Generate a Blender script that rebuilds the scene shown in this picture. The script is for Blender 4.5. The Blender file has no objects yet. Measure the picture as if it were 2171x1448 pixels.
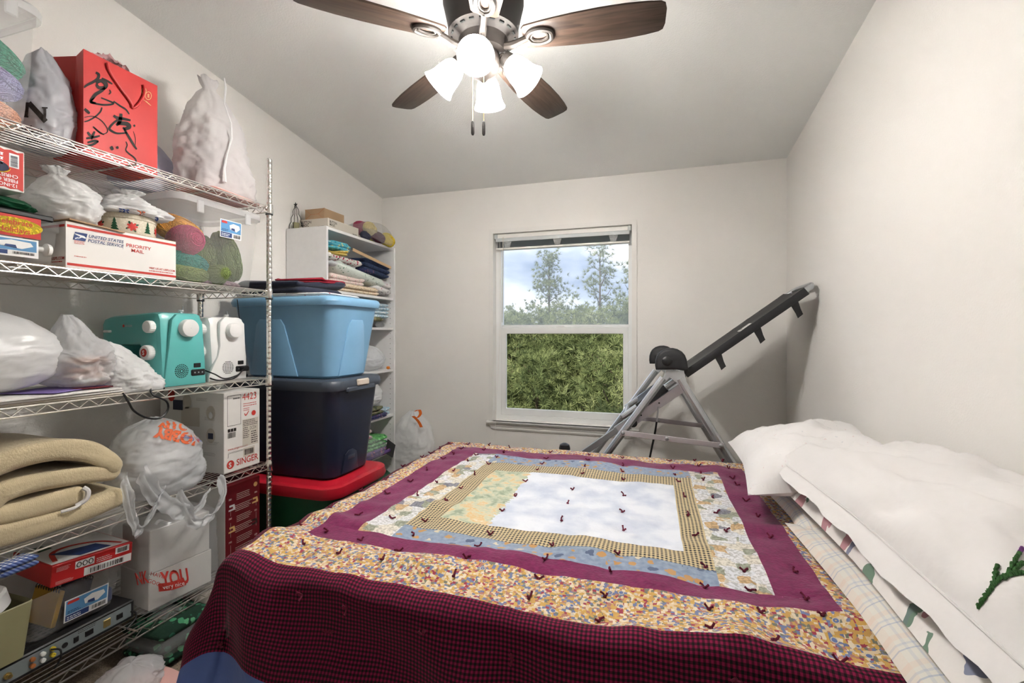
import bpy, bmesh, math, random
from mathutils import Vector, Matrix, Euler, noise
from mathutils.bvhtree import BVHTree

# ------------------------------------------------------------------ camera
FPX, CU, CV, EYE = 965.0, 1085.5, 707.0, 1.24
YAW = math.atan((1381 - CU) / FPX)
SY, CY = math.sin(YAW), math.cos(YAW)
scene = bpy.context.scene
COL = scene.collection
cam = bpy.data.cameras.new('camera')
cam.sensor_width = 36.0
cam.lens = 36.0 * FPX / 2171.0
cam.shift_y = (CV - 724.0) / 2171.0
cam.clip_end = 2000
cam.clip_start = 0.02
camo = bpy.data.objects.new('camera', cam)
COL.objects.link(camo)
camo.location = (0, 0, EYE)
camo.rotation_euler = (math.pi / 2, 0, YAW)
scene.camera = camo
scene.view_settings.view_transform = 'Standard'
scene.view_settings.look = 'None'
scene.view_settings.gamma = 1
scene.view_settings.use_curve_mapping = False
scene.view_settings.exposure = 1.6
LAMP = 82.0          # glow of the frosted fan shades
SKY = 0.66

# ------------------------------------------------------------------ world
def N(nt, typ, props=None, **inp):
    n = nt.nodes.new(typ)
    for k, v in (props or {}).items():
        setattr(n, k, v)
    for k, v in inp.items():
        key = int(k[1:]) if k[0] == 'i' and k[1:].isdigit() else k.replace('_', ' ')
        s = n.inputs[key]
        if isinstance(v, bpy.types.NodeSocket):
            nt.links.new(v, s)
        elif isinstance(v, bpy.types.Node):
            nt.links.new(v.outputs[0], s)
        else:
            if isinstance(v, (tuple, list)) and len(v) == 3 and s.type == 'RGBA':
                v = (*v, 1)
            s.default_value = v
    return n

def ramp(nt, fac, stops, interp='LINEAR'):
    n = nt.nodes.new('ShaderNodeValToRGB')
    n.color_ramp.interpolation = interp
    e = n.color_ramp.elements
    while len(e) < len(stops):
        e.new(0.5)
    for el, (p, c) in zip(e, stops):
        el.position = p
        el.color = (*c, 1) if len(c) == 3 else c
    nt.links.new(fac, n.inputs[0])
    return n.outputs[0]

w = bpy.data.worlds.new('World'); scene.world = w; w.use_nodes = True
nt = w.node_tree; nt.nodes.clear()
tc = N(nt, 'ShaderNodeTexCoord')
mp = N(nt, 'ShaderNodeMapping', Vector=tc.outputs['Generated'], Scale=(1, 1, 2.6))
nz = N(nt, 'ShaderNodeTexNoise', Vector=mp, Scale=3.3, Detail=7.0, Roughness=0.55)
sky = ramp(nt, nz.outputs[0], [(0.36, (0.25, 0.32, 0.47)), (0.47, (0.44, 0.51, 0.66)), (0.56, (0.72, 0.76, 0.86)), (0.66, (0.92, 0.93, 0.96))])
bg = N(nt, 'ShaderNodeBackground', Color=sky, Strength=SKY)
nt.links.new(bg.outputs[0], N(nt, 'ShaderNodeOutputWorld').inputs[0])
sl = bpy.data.lights.new('sun', 'SUN'); sl.energy = 3.2; sl.angle = math.radians(3); sl.color = (1, 0.95, 0.85)
so = bpy.data.objects.new('sun', sl); COL.objects.link(so)
so.rotation_euler = (math.radians(50), 0, math.radians(-25))

# ------------------------------------------------------------------ helpers
V = Vector
CAM = V((0, 0, EYE))
def ray(u, v):
    r = (u - CU) / FPX; q = (CV - v) / FPX
    return V((-SY + r * CY, CY + r * SY, q))
def pix(u, v, **k):
    d = ray(u, v)
    if 'x' in k: t = k['x'] / d.x
    elif 'y' in k: t = k['y'] / d.y
    else: t = (k['z'] - EYE) / d.z
    return CAM + d * t

def lerp(a, b, t): return a + (b - a) * t
def sstep(a, b, x):
    t = min(1, max(0, (x - a) / (b - a))); return t * t * (3 - 2 * t)
def interp(tab, x):
    if x <= tab[0][0]: return tab[0][1]
    for (a, va), (b, vb) in zip(tab, tab[1:]):
        if x <= b:
            return lerp(va, vb, (x - a) / (b - a))
    return tab[-1][1]
def RZ(a): return Matrix.Rotation(a, 3, 'Z')
def RX(a): return Matrix.Rotation(a, 3, 'X')
def RY(a): return Matrix.Rotation(a, 3, 'Y')
ROOT = {}

def rrect(w, d, r, n=4):
    pts = []
    r = min(r, w / 2 - 1e-4, d / 2 - 1e-4)
    for cx, cy, a0 in ((w / 2 - r, d / 2 - r, 0), (-w / 2 + r, d / 2 - r, 90), (-w / 2 + r, -d / 2 + r, 180), (w / 2 - r, -d / 2 + r, 270)):
        for i in range(n + 1):
            a = math.radians(a0 + 90 * i / n)
            pts.append((cx + r * math.cos(a), cy + r * math.sin(a)))
    return pts

class MB:
    def __init__(s): s.v = []; s.f = []; s.m = []; s.uv = None
    def add(s, vs, fs, mi=0):
        o = len(s.v); s.v += [V(p) for p in vs]
        for f in fs: s.f.append([i + o for i in f]); s.m.append(mi)
        return s
    def box(s, c, size, R=None, mi=0):
        c = V(c); x, y, z = [q / 2 for q in size]; vs = []
        for i in (-1, 1):
            for j in (-1, 1):
                for k in (-1, 1):
                    p = V((i * x, j * y, k * z)); vs.append(c + (R @ p if R else p))
        return s.add(vs, [(0, 1, 3, 2), (4, 6, 7, 5), (0, 4, 5, 1), (2, 3, 7, 6), (0, 2, 6, 4), (1, 5, 7, 3)], mi)
    def span(s, a, b, mi=0):
        return s.box([(p + q) / 2 for p, q in zip(a, b)], [abs(q - p) for p, q in zip(a, b)], None, mi)
    def rbox(s, c, size, b=0.004, R=None, mi=0):
        c = V(c); h = [q / 2 for q in size]; vs = []; idx = {}
        for sx in (-1, 1):
            for sy in (-1, 1):
                for sz in (-1, 1):
                    sg = (sx, sy, sz)
                    for ax in range(3):
                        p = V([sg[i] * (h[i] - (0 if i == ax else b)) for i in range(3)])
                        idx[(sg, ax)] = len(vs); vs.append(c + (R @ p if R else p))
        fs = []
        for ax in range(3):
            o1, o2 = [i for i in range(3) if i != ax]
            for sg in (-1, 1):
                q = []
                for a, bb in ((-1, -1), (1, -1), (1, 1), (-1, 1)):
                    t = [0, 0, 0]; t[ax] = sg; t[o1] = a; t[o2] = bb; q.append(idx[(tuple(t), ax)])
                fs.append(q)
            for a in (-1, 1):
                for bb in (-1, 1):
                    t0 = [0, 0, 0]; t1 = [0, 0, 0]
                    t0[ax] = -1; t1[ax] = 1
                    for t in (t0, t1): t[o1] = a; t[o2] = bb
                    fs.append([idx[(tuple(t0), o1)], idx[(tuple(t1), o1)], idx[(tuple(t1), o2)], idx[(tuple(t0), o2)]])
        for sx in (-1, 1):
            for sy in (-1, 1):
                for sz in (-1, 1):
                    fs.append([idx[((sx, sy, sz), k)] for k in range(3)])
        return s.add(vs, fs, mi)
    def loft(s, rings, cap0=True, cap1=True, closed=True, mi=0):
        n = len(rings[0]); vs = [p for r in rings for p in r]; fs = []
        for i in range(len(rings) - 1):
            for j in range(n if closed else n - 1):
                k = (j + 1) % n
                fs.append((i * n + j, i * n + k, (i + 1) * n + k, (i + 1) * n + j))
        if cap0: fs.append(list(range(n))[::-1])
        if cap1: fs.append([(len(rings) - 1) * n + j for j in range(n)])
        return s.add(vs, fs, mi)
    def rloft(s, c, secs, R=None, n=4, cap0=True, cap1=True, mi=0):
        c = V(c); rings = []
        for z, w_, d, r in secs:
            rings.append([c + (R @ V((x, y, z)) if R else V((x, y, z))) for x, y in rrect(w_, d, r, n)])
        return s.loft(rings, cap0, cap1, True, mi)
    def tube(s, pts, r, n=8, cap=True, closed=False, mi=0):
        pts = [V(p) for p in pts]; m = len(pts); rings = []; up = None
        for i, p in enumerate(pts):
            a = pts[(i - 1) % m] if (i or closed) else p; b = pts[(i + 1) % m] if (i < m - 1 or closed) else p
            t = (b - a)
            if t.length < 1e-9: t = V((0, 0, 1))
            t.normalize()
            if up is None: up = t.orthogonal()
            up = (up - t * up.dot(t))
            if up.length < 1e-6: up = t.orthogonal()
            up.normalize(); q = t.cross(up)
            rr = r[i] if isinstance(r, (list, tuple)) else r
            rings.append([p + (up * math.cos(2 * math.pi * k / n) + q * math.sin(2 * math.pi * k / n)) * rr for k in range(n)])
        if closed: rings.append(rings[0])
        return s.loft(rings, cap and not closed, cap and not closed, True, mi)
    def lathe(s, prof, o=(0, 0, 0), R=None, n=20, mi=0, cap=True):
        o = V(o); rings = []
        for r, z in prof:
            ring = []
            for k in range(n):
                a = 2 * math.pi * k / n; p = V((r * math.cos(a), r * math.sin(a), z))
                ring.append(o + (R @ p if R else p))
            rings.append(ring)
        return s.loft(rings, cap and prof[0][0] > 1e-4, cap and prof[-1][0] > 1e-4, True, mi)
    def grid(s, fn, nu, nv, mi=0, uv=None):
        vs = []; fs = []
        if uv and s.uv is None: s.uv = []
        for i in range(nu + 1):
            for j in range(nv + 1):
                vs.append(fn(i / nu, j / nv))
                if uv: s.uv.append(uv(i / nu, j / nv))
        for i in range(nu):
            for j in range(nv):
                a = i * (nv + 1) + j; fs.append((a, a + nv + 1, a + nv + 2, a + 1))
        return s.add(vs, fs, mi)
    def prism(s, poly, o, ex, ey, d, mi=0, bev=0.0):
        o, ex, ey = V(o), V(ex), V(ey); ez = ex.cross(ey).normalized(); n = len(poly)
        def inset(b):
            if not b: return poly
            out = []
            ar = sum(poly[i][0] * poly[(i + 1) % n][1] - poly[(i + 1) % n][0] * poly[i][1] for i in range(n))
            sg = 1 if ar > 0 else -1
            for i in range(n):
                p0, p1, p2 = V(poly[i - 1]), V(poly[i]), V(poly[(i + 1) % n])
                e1 = (p1 - p0).normalized(); e2 = (p2 - p1).normalized()
                nn = V((-(e1.y + e2.y), e1.x + e2.x)) * sg
                l = nn.length
                out.append(tuple(p1 + nn / max(l, .3) * b) if l > 1e-6 else tuple(p1))
            return out
        P3 = lambda pl, z: [o + ex * p[0] + ey * p[1] + ez * z for p in pl]
        if bev:
            rings = [P3(inset(bev), 0), P3(inset(bev * .3), bev * .3), P3(poly, bev), P3(poly, d - bev), P3(inset(bev * .3), d - bev * .3), P3(inset(bev), d)]
        else: rings = [P3(poly, 0), P3(poly, d)]
        return s.loft(rings, True, True, True, mi)
    def flat(s, poly, o, ex, ey, mi=0):
        o, ex, ey = V(o), V(ex), V(ey)
        return s.add([o + ex * p[0] + ey * p[1] for p in poly], [list(range(len(poly)))], mi)
    def rect(s, x0, y0, x1, y1, o, ex, ey, mi=0):
        return s.flat([(x0, y0), (x1, y0), (x1, y1), (x0, y1)], o, ex, ey, mi)
    def text(s, t, size, fn, align='LEFT', bold=0.0, shear=0.0, sx=1.0, mi=0):
        cu = bpy.data.curves.new('t', 'FONT'); cu.body = t; cu.size = size; cu.align_x = align
        cu.resolution_u = 3; cu.offset = bold * size; cu.shear = shear
        ob = bpy.data.objects.new('t', cu); me = bpy.data.meshes.new_from_object(ob)
        vs = [fn(p.co.x * sx, p.co.y) for p in me.vertices]
        keep = [list(p.vertices) for p in me.polygons if all(vs[i] is not None for i in p.vertices)]
        vs = [p if p is not None else V((0, 0, 0)) for p in vs]
        used = sorted({i for f in keep for i in f}); mpx = {i: k for k, i in enumerate(used)}
        s.add([vs[i] for i in used], [[mpx[i] for i in f] for f in keep], mi)
        bpy.data.objects.remove(ob); bpy.data.curves.remove(cu); bpy.data.meshes.remove(me)
        return s
    def bvh(s): return BVHTree.FromPolygons([tuple(p) for p in s.v], s.f)
    def build(s, name, mat, parent=None, smooth=True, local=False, ang=35, fix=True):
        me = bpy.data.meshes.new(name)
        M = ROOT.get(parent.name) if parent else None
        vs = s.v
        if M is not None and not local:
            Mi = M.inverted(); vs = [Mi @ p for p in vs]
        me.from_pydata([tuple(p) for p in vs], [], s.f)
        for m in (mat if isinstance(mat, (list, tuple)) else [mat]): me.materials.append(MAT[m] if isinstance(m, str) else m)
        if any(s.m): me.polygons.foreach_set('material_index', s.m)
        if s.uv:
            l = me.uv_layers.new(name='UVMap')
            for lp in me.loops: l.data[lp.index].uv = s.uv[lp.vertex_index]
        if fix and len(s.f) < 20000:
            bm = bmesh.new(); bm.from_mesh(me); bmesh.ops.recalc_face_normals(bm, faces=bm.faces); bm.to_mesh(me); bm.free()
        if smooth:
            me.polygons.foreach_set('use_smooth', [True] * len(me.polygons)); me.set_sharp_from_angle(angle=math.radians(ang))
        o = bpy.data.objects.new(name, me); COL.objects.link(o)
        if parent:
            o.parent = parent; ROOT[o.name] = M
        return o

def tag(o, label, cat, group=None):
    o['label'] = label; o['category'] = cat
    if group: o['group'] = group
    return o
def thing(name, label, cat, loc=(0, 0, 0), R=None, group=None):
    o = bpy.data.objects.new(name, None); COL.objects.link(o); o.empty_display_size = .1
    M = Matrix.Translation(V(loc)) @ (R.to_4x4() if R else Matrix.Identity(4))
    o.matrix_world = M; ROOT[o.name] = M
    return tag(o, label, cat, group)
def struct(o): o['kind'] = 'structure'; return o
def solo(mb, name, mat, label, cat, group=None, **k):
    """a thing that is a single mesh, its origin moved to its base"""
    xs = [p.x for p in mb.v]; ys = [p.y for p in mb.v]; zs = [p.z for p in mb.v]
    c = V(((min(xs) + max(xs)) / 2, (min(ys) + max(ys)) / 2, min(zs)))
    keep = mb.v; mb.v = [p - c for p in mb.v]
    o = mb.build(name, mat, None, **k); mb.v = keep
    o.location = c; ROOT[o.name] = Matrix.Translation(c)
    return tag(o, label, cat, group)
def plane_fn(o, ex, ey):
    o, ex, ey = V(o), V(ex), V(ey); return lambda x, y: o + ex * x + ey * y
def px_fn(bvh, u0, v0, ang=0, off=.0015, flipx=1, flipy=1):
    ca, sa = math.cos(math.radians(ang)), math.sin(math.radians(ang))
    def fn(x, y):
        x *= flipx; y *= flipy
        u = u0 + x * ca - y * sa; v = v0 - (x * sa + y * ca)
        d = ray(u, v); h = bvh.ray_cast(CAM, d)
        return None if h[0] is None else h[0] - d.normalized() * off
    return fn
def spline(pts, n=6):
    out = []; m = len(pts)
    pts = [V(p) for p in pts]
    for i in range(m - 1):
        p0 = pts[max(0, i - 1)]; p1 = pts[i]; p2 = pts[i + 1]; p3 = pts[min(m - 1, i + 2)]
        for k in range(n):
            t = k / n
            out.append(.5 * ((2 * p1) + (p2 - p0) * t + (2 * p0 - 5 * p1 + 4 * p2 - p3) * t * t + (3 * p1 - p0 - 3 * p2 + p3) * t ** 3))
    out.append(pts[-1]); return out
def ribbon2(pts, ws):
    """2-D brush stroke -> polygon quads"""
    pts = [V((p[0], p[1])) for p in pts]; quads = []; L = []; Rr = []
    for i, p in enumerate(pts):
        a = pts[max(0, i - 1)]; b = pts[min(len(pts) - 1, i + 1)]; t = (b - a)
        t = t.normalized() if t.length else V((1, 0)); nn = V((-t.y, t.x)) * ws[i] / 2
        L.append(p + nn); Rr.append(p - nn)
    return L, Rr
def brush(mb, pts, w, fn, taper=True, mi=0):
    sp = spline([(p[0], p[1], 0) for p in pts], 5); n = len(sp)
    ws = [w * (0.55 + .45 * math.sin(math.pi * (.15 + .8 * i / (n - 1)))) if taper else w for i in range(n)]
    L, Rr = ribbon2(sp, ws)
    for i in range(n - 1):
        q = [fn(*L[i]), fn(*L[i + 1]), fn(*Rr[i + 1]), fn(*Rr[i])]
        if all(k is not None for k in q): mb.add(q, [(0, 1, 2, 3)], mi)
def fine_print(mb, x0, y0, x1, y1, lines, o, ex, ey, rng, h=.45, mi=0, wob=.25):
    dy = (y1 - y0) / lines
    for i in range(lines):
        y = y1 - dy * (i + 1) + dy * .25; x = x0; xe = x1 - rng.random() * wob * (x1 - x0)
        while x < xe:
            l = dy * h * rng.uniform(1.2, 4); mb.rect(x, y, min(x + l, xe), y + dy * h, o, ex, ey, mi); x += l + dy * h * .6
def barcode(mb, x0, y0, x1, y1, o, ex, ey, rng, mi=0):
    x = x0; u = (x1 - x0) / 40
    while x < x1:
        w_ = u * rng.choice((.5, .5, 1, 1.6)); mb.rect(x, y0, min(x + w_, x1), y1, o, ex, ey, mi); x += w_ + u * rng.choice((.5, .8, 1.2))

# ------------------------------------------------------------------ materials
MAT = {}
def mat(name, col, rough=.6, metal=0.0, spec=.4, var=None, bump=None, alpha=None, transl=None, emit=None, coat=0, sheen=0):
    m = bpy.data.materials.new(name); m.use_nodes = True; t = m.node_tree; t.nodes.clear()
    c = (*col, 1)
    tc = N(t, 'ShaderNodeTexCoord')
    bs = N(t, 'ShaderNodeBsdfPrincipled', Base_Color=c, Roughness=rough, Metallic=metal)
    bs.inputs['Specular IOR Level'].default_value = spec
    if coat: bs.inputs['Coat Weight'].default_value = coat
    if sheen: bs.inputs['Sheen Weight'].default_value = sheen
    if var:
        sc, amt = var[:2]
        n = N(t, 'ShaderNodeTexNoise', Vector=tc.outputs['Object'], Scale=sc, Detail=4.0)
        d = var[2] if len(var) > 2 else tuple(q * (1 - amt) for q in col)
        cc = ramp(t, n.outputs[0], [(.35, d), (.65, col)])
        t.links.new(cc, bs.inputs['Base Color'])
    if bump:
        sc, st, ds = bump
        n = N(t, 'ShaderNodeTexNoise', {'noise_type': 'RIDGED_MULTIFRACTAL'} if name.startswith('bag') else None, Vector=tc.outputs['Object'], Scale=sc, Detail=3.0)
        b = N(t, 'ShaderNodeBump', Strength=st, Distance=ds, Height=n.outputs[0])
        t.links.new(b.outputs[0], bs.inputs['Normal'])
    out = bs.outputs[0]
    if emit:
        bs.inputs['Emission Color'].default_value = (*emit[:3], 1); bs.inputs['Emission Strength'].default_value = emit[3]
    if transl:
        tl = N(t, 'ShaderNodeBsdfTranslucent', Color=c); mx = N(t, 'ShaderNodeMixShader', i0=transl, i1=out, i2=tl.outputs[0]); out = mx.outputs[0]
    if alpha is not None:
        tr = N(t, 'ShaderNodeBsdfTransparent', Color=(.97, .97, .97, 1)); mx = N(t, 'ShaderNodeMixShader', i0=alpha, i1=tr.outputs[0], i2=out); out = mx.outputs[0]
    t.links.new(out, N(t, 'ShaderNodeOutputMaterial').inputs[0])
    MAT[name] = m; return m
def base_tree(name):
    m = bpy.data.materials.new(name); m.use_nodes = True; t = m.node_tree; t.nodes.clear(); MAT[name] = m
    return t
def finish(t, col, rough=.85, bumpfac=None, bd=.002, sheen=.0, spec=.2):
    bs = N(t, 'ShaderNodeBsdfPrincipled', Base_Color=col, Roughness=rough)
    bs.inputs['Specular IOR Level'].default_value = spec; bs.inputs['Sheen Weight'].default_value = sheen
    if bumpfac is not None:
        b = N(t, 'ShaderNodeBump', Strength=.5, Distance=bd, Height=bumpfac); t.links.new(b.outputs[0], bs.inputs['Normal'])
    t.links.new(bs.outputs[0], N(t, 'ShaderNodeOutputMaterial').inputs[0])

mat('wall', (.85, .825, .79), .75, spec=.25, bump=(170, .35, .003))
mat('ceiling', (.83, .83, .81), .85, spec=.15, bump=(140, .5, .004))
mat('carpet', (.36, .29, .22), .95, spec=.1, var=(160, .45), bump=(300, .8, .006))
mat('trim', (.82, .80, .765), .4)
mat('vinyl', (.86, .87, .86), .3)
mat('white', (.82, .82, .81), .4)
mat('laminate', (.80, .795, .785), .35, var=(30, .03))
mat('chrome', (.82, .80, .76), .22, metal=1)
mat('wire', (.80, .77, .72), .28, metal=1)
mat('black', (.012, .012, .013), .45)
mat('black_soft', (.015, .015, .017), .55, bump=(60, .3, .003))
mat('dark_vent', (.01, .012, .012), .8)
mat('silver', (.52, .54, .56), .35, metal=.85)
mat('silver_flat', (.60, .57, .60), .4, metal=.6)
mat('bronze', (.022, .018, .016), .55, metal=.0, spec=.25)
mat('bronze_light', (.032, .026, .022), .5, metal=.0, spec=.3)
mat('teal', (.12, .50, .48), .3, coat=.3)
mat('machine_white', (.82, .82, .81), .3, coat=.3)
mat('dial_grey', (.55, .58, .58), .4)
mat('red', (.50, .02, .02), .45)
mat('red_paper', (.54, .020, .016), .5, var=(6, .12))
mat('red_dark', (.12, .004, .008), .5)
mat('ink', (.02, .014, .012), .7)
mat('gold', (.62, .42, .16), .4)
mat('grey_print', (.40, .38, .36), .7)
mat('pink_tissue', (.75, .45, .46), .8, transl=.3, bump=(60, .6, .006))
mat('pink_paper', (.72, .42, .38), .8)
mat('card', (.43, .29, .17), .8, var=(9, .1))
mat('card_grey', (.60, .55, .48), .7)
mat('box_white', (.80, .78, .75), .6, var=(5, .05))
mat('usps_red', (.55, .04, .03), .6)
mat('usps_blue', (.02, .045, .16), .6)
mat('blue_ink', (.02, .08, .42), .6)
mat('orange_ink', (.66, .12, .03), .6)
mat('label_blue', (.10, .28, .52), .4)
mat('bag_white', (.90, .90, .90), .28, transl=.35, bump=(16, .6, .008))
mat('bag_film', (.86, .88, .90), .25, transl=.3, alpha=.62, bump=(14, .7, .008))
mat('bag_clear', (.80, .81, .83), .15, transl=.2, alpha=.24, bump=(14, .8, .008))
mat('bag_lavender', (.50, .52, .64), .35, transl=.3, alpha=.75, bump=(30, .4, .006))
mat('bag_joann', (.62, .63, .68), .35, transl=.3, alpha=.8, bump=(30, .6, .006))
mat('nonwoven', (.88, .86, .86), .7, transl=.45, alpha=.80, bump=(220, .4, .002))
mat('clear_tote', (.86, .86, .86), .25, transl=.3, alpha=.17)
mat('clear_lid', (.88, .89, .90), .3, transl=.35, alpha=.45)
mat('blue_tote', (.20, .40, .60), .35, var=(4, .12), bump=(40, .05, .002))
mat('navy_tote', (.012, .018, .040), .4, var=(5, .15))
mat('navy_lid', (.045, .055, .075), .4)
mat('beige_plastic', (.58, .50, .42), .45)
mat('red_tote', (.45, .012, .025), .32)
mat('green_tote', (.006, .075, .030), .4)
mat('tan_bin', (.30, .28, .15), .5)
mat('cloth_navy', (.010, .014, .035), .9, sheen=.2, bump=(250, .3, .001))
mat('cloth_red', (.30, .012, .03), .9)
mat('cloth_white', (.74, .72, .71), .9, bump=(18, .35, .012))
mat('denim', (.035, .06, .14), .9, var=(70, .5), bump=(250, .4, .001))
mat('plum', (.06, .02, .06), .9)
mat('orange', (.80, .25, .03), .5)
mat('orange_strip', (.85, .17, .02), .4)
mat('wood_stick', (.62, .42, .24), .6)
mat('purple_folder', (.22, .16, .42), .6)
mat('maroon_folder', (.16, .01, .02), .5)
mat('tie_yarn', (.13, .008, .03), .9)
mat('stitch_green', (.05, .17, .04), .8, var=(200, .5))
mat('stitch_purple', (.20, .06, .25), .8)
mat('yarn_dark', (.05, .055, .09), .95)
mat('blue_hem', (.09, .15, .42), .9, sheen=.2, bump=(30, .3, .01))
mat('mattress', (.78, .76, .72), .9)
mat('leaf_gold', (.55, .32, .03), .6)
mat('rust', (.45, .16, .05), .5)
mat('panel_grey', (.20, .23, .24), .5)
mat('brass', (.75, .58, .25), .3, metal=1)
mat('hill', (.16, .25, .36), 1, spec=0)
mat('ground', (.10, .10, .045), 1, spec=0, var=(.5, .5))
mat('bark', (.10, .075, .055), .95, spec=.05)
mat('lit_glass', (.9, .9, .9), .4, transl=.5, emit=(1, .965, .915, LAMP * .25))
mat('lit_bulb', (.9, .9, .9), .4, emit=(1, .965, .915, LAMP * 3.6))
mat('box_pink_stripe', (.55, .30, .30), .6)

def fabric_yarn(name, col):
    t = base_tree(name); tc = N(t, 'ShaderNodeTexCoord')
    wv = N(t, 'ShaderNodeTexWave', Vector=tc.outputs['Object'], Scale=100.0, Distortion=6.0, Detail=2.0)
    c = ramp(t, wv.outputs[1], [(0, tuple(q * .55 for q in col)), (.7, col)])
    finish(t, c, .95, wv.outputs[1], .004)
for nme, col in dict(yarn_orange=(.85, .38, .04), yarn_rose=(.45, .05, .12), yarn_teal=(.03, .25, .20), yarn_green=(.20, .28, .08), yarn_mauve=(.36, .26, .28),
                     yarn_olive=(.16, .22, .08), yarn_jade=(.05, .36, .22), yarn_lavender=(.36, .36, .62), yarn_peach=(.85, .38, .22), yarn_pink=(.75, .25, .38), yarn_cream=(.70, .60, .32), yarn_yellow=(.82, .62, .05), yarn_maroon=(.10, .02, .035)).items():
    fabric_yarn(nme, col)

def printed(name, base, spots, scale=40, thr=.3, dist=.6, coord='Object', rough=.9):
    t = base_tree(name); tc = N(t, 'ShaderNodeTexCoord'); co = tc.outputs[coord]
    nz = N(t, 'ShaderNodeTexNoise', Vector=co, Scale=scale * 1.3, Detail=2.0)
    vm = N(t, 'ShaderNodeVectorMath', {'operation': 'MULTIPLY_ADD'}, i0=nz.outputs['Color'], i1=(dist / scale,) * 3, i2=co)
    vo = N(t, 'ShaderNodeTexVoronoi', Vector=vm.outputs[0], Scale=float(scale))
    sp = N(t, 'ShaderNodeSeparateColor', Color=vo.outputs['Color'])
    k = len(spots)
    sc = ramp(t, sp.outputs[0], [(i / k, s_) for i, s_ in enumerate(spots)], 'CONSTANT') if k > 1 else None
    msk = N(t, 'ShaderNodeMath', {'operation': 'LESS_THAN'}, i0=vo.outputs['Distance'], i1=thr)
    mx = N(t, 'ShaderNodeMix', {'data_type': 'RGBA'}, i0=msk.outputs[0])
    mx.inputs[6].default_value = (*base, 1)
    if sc is not None: t.links.new(sc, mx.inputs[7])
    else: mx.inputs[7].default_value = (*spots[0], 1)
    n2 = N(t, 'ShaderNodeTexNoise', Vector=co, Scale=22.0, Detail=3.0)
    finish(t, mx.outputs[2], rough, n2.outputs[0], .012)
printed('print_teal', (.10, .42, .52), [(.55, .75, .75), (.05, .30, .42), (.60, .62, .30)], 45, .4)
printed('print_yellow', (.72, .55, .16), [(.78, .70, .45), (.60, .38, .08)], 45, .35)
printed('print_redflower', (.80, .76, .72), [(.42, .03, .08), (.50, .10, .14), (.12, .16, .10)], 42, .36)
printed('print_greyfloral', (.58, .60, .62), [(.42, .40, .45), (.62, .48, .52)], 50, .3)
printed('print_mint', (.68, .74, .69), [(.06, .20, .12), (.20, .32, .22)], 42, .20, 1.2)
printed('print_pink', (.76, .62, .58), [(.60, .28, .30), (.45, .50, .36)], 75, .3)
printed('print_peach', (.78, .66, .50), [(.62, .30, .14), (.42, .28, .16)], 85, .32)
printed('print_ltblue', (.48, .62, .70), [(.80, .82, .84), (.22, .42, .58)], 60, .4)
printed('print_spotty', (.76, .74, .74), [(.04, .05, .08), (.50, .20, .24)], 38, .22)
printed('print_camo', (.16, .16, .09), [(.06, .08, .05), (.30, .26, .18), (.10, .13, .06)], 28, .5)
printed('print_navyflower', (.04, .045, .12), [(.55, .52, .55), (.25, .08, .10)], 55, .28)
printed('print_green', (.10, .34, .10), [(.22, .55, .22), (.03, .14, .06)], 40, .4)
printed('print_greendark', (.012, .035, .022), [(.06, .26, .13), (.10, .33, .17), (.02, .10, .06)], 32, .42)
printed('print_tealbag', (.04, .16, .16), [(.10, .28, .28)], 26, .3)
printed('print_car', (.52, .46, .42), [(.04, .045, .05), (.35, .05, .05), (.25, .25, .27)], 14, .36, 1.6)
printed('print_purple', (.10, .05, .20), [(.35, .12, .20), (.06, .03, .12)], 50, .4)
printed('print_multi', (.55, .45, .42), [(.30, .04, .08), (.10, .12, .22), (.62, .55, .40)], 60, .4)
printed('print_rose', (.80, .77, .74), [(.16, .22, .20), (.45, .24, .26), (.23, .25, .34), (.16, .24, .18)], 17, .36, 1.3, 'UV')
printed('print_pillow', (.76, .745, .74), [(.62, .62, .64), (.70, .60, .60)], 26, .11, 1.6, 'UV')
printed('print_tin', (.66, .60, .48), [(.74, .69, .58)], 120, .35)

def uvfab(name, fn, bs=500., bd=.0006, sheen=.1):
    t = base_tree(name); tc = N(t, 'ShaderNodeTexCoord'); co = tc.outputs['UV']
    col = fn(t, co)
    n2 = N(t, 'ShaderNodeTexNoise', Vector=co, Scale=bs, Detail=2.0)
    finish(t, col, .92, n2.outputs[0], bd, sheen, .15)
def checks(per, c0, c1, c2, duty=.5):
    def fn(t, co):
        s = N(t, 'ShaderNodeVectorMath', {'operation': 'SCALE'}, i0=co); s.inputs['Scale'].default_value = 1 / per
        fr = N(t, 'ShaderNodeVectorMath', {'operation': 'FRACTION'}, i0=s.outputs[0])
        sp = N(t, 'ShaderNodeSeparateXYZ', i0=fr.outputs[0])
        a = N(t, 'ShaderNodeMath', {'operation': 'LESS_THAN'}, i0=sp.outputs[0], i1=duty)
        b = N(t, 'ShaderNodeMath', {'operation': 'LESS_THAN'}, i0=sp.outputs[1], i1=duty)
        ad = N(t, 'ShaderNodeMath', {'operation': 'ADD'}, i0=a.outputs[0], i1=b.outputs[0])
        hf = N(t, 'ShaderNodeMath', {'operation': 'MULTIPLY'}, i0=ad.outputs[0], i1=.5)
        return ramp(t, hf.outputs[0], [(0, c0), (.3, c1), (.8, c2)], 'CONSTANT')
    return fn
uvfab('q_check', checks(.0098, (.24, .010, .055), (.075, .006, .022), (.012, .008, .010)))
uvfab('q_tancheck', checks(.0118, (.62, .50, .30), (.42, .34, .20), (.022, .025, .04)))
uvfab('cloth_gingham', checks(.012, (.6, .62, .68), (.12, .17, .36), (.03, .05, .16)))
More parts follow.
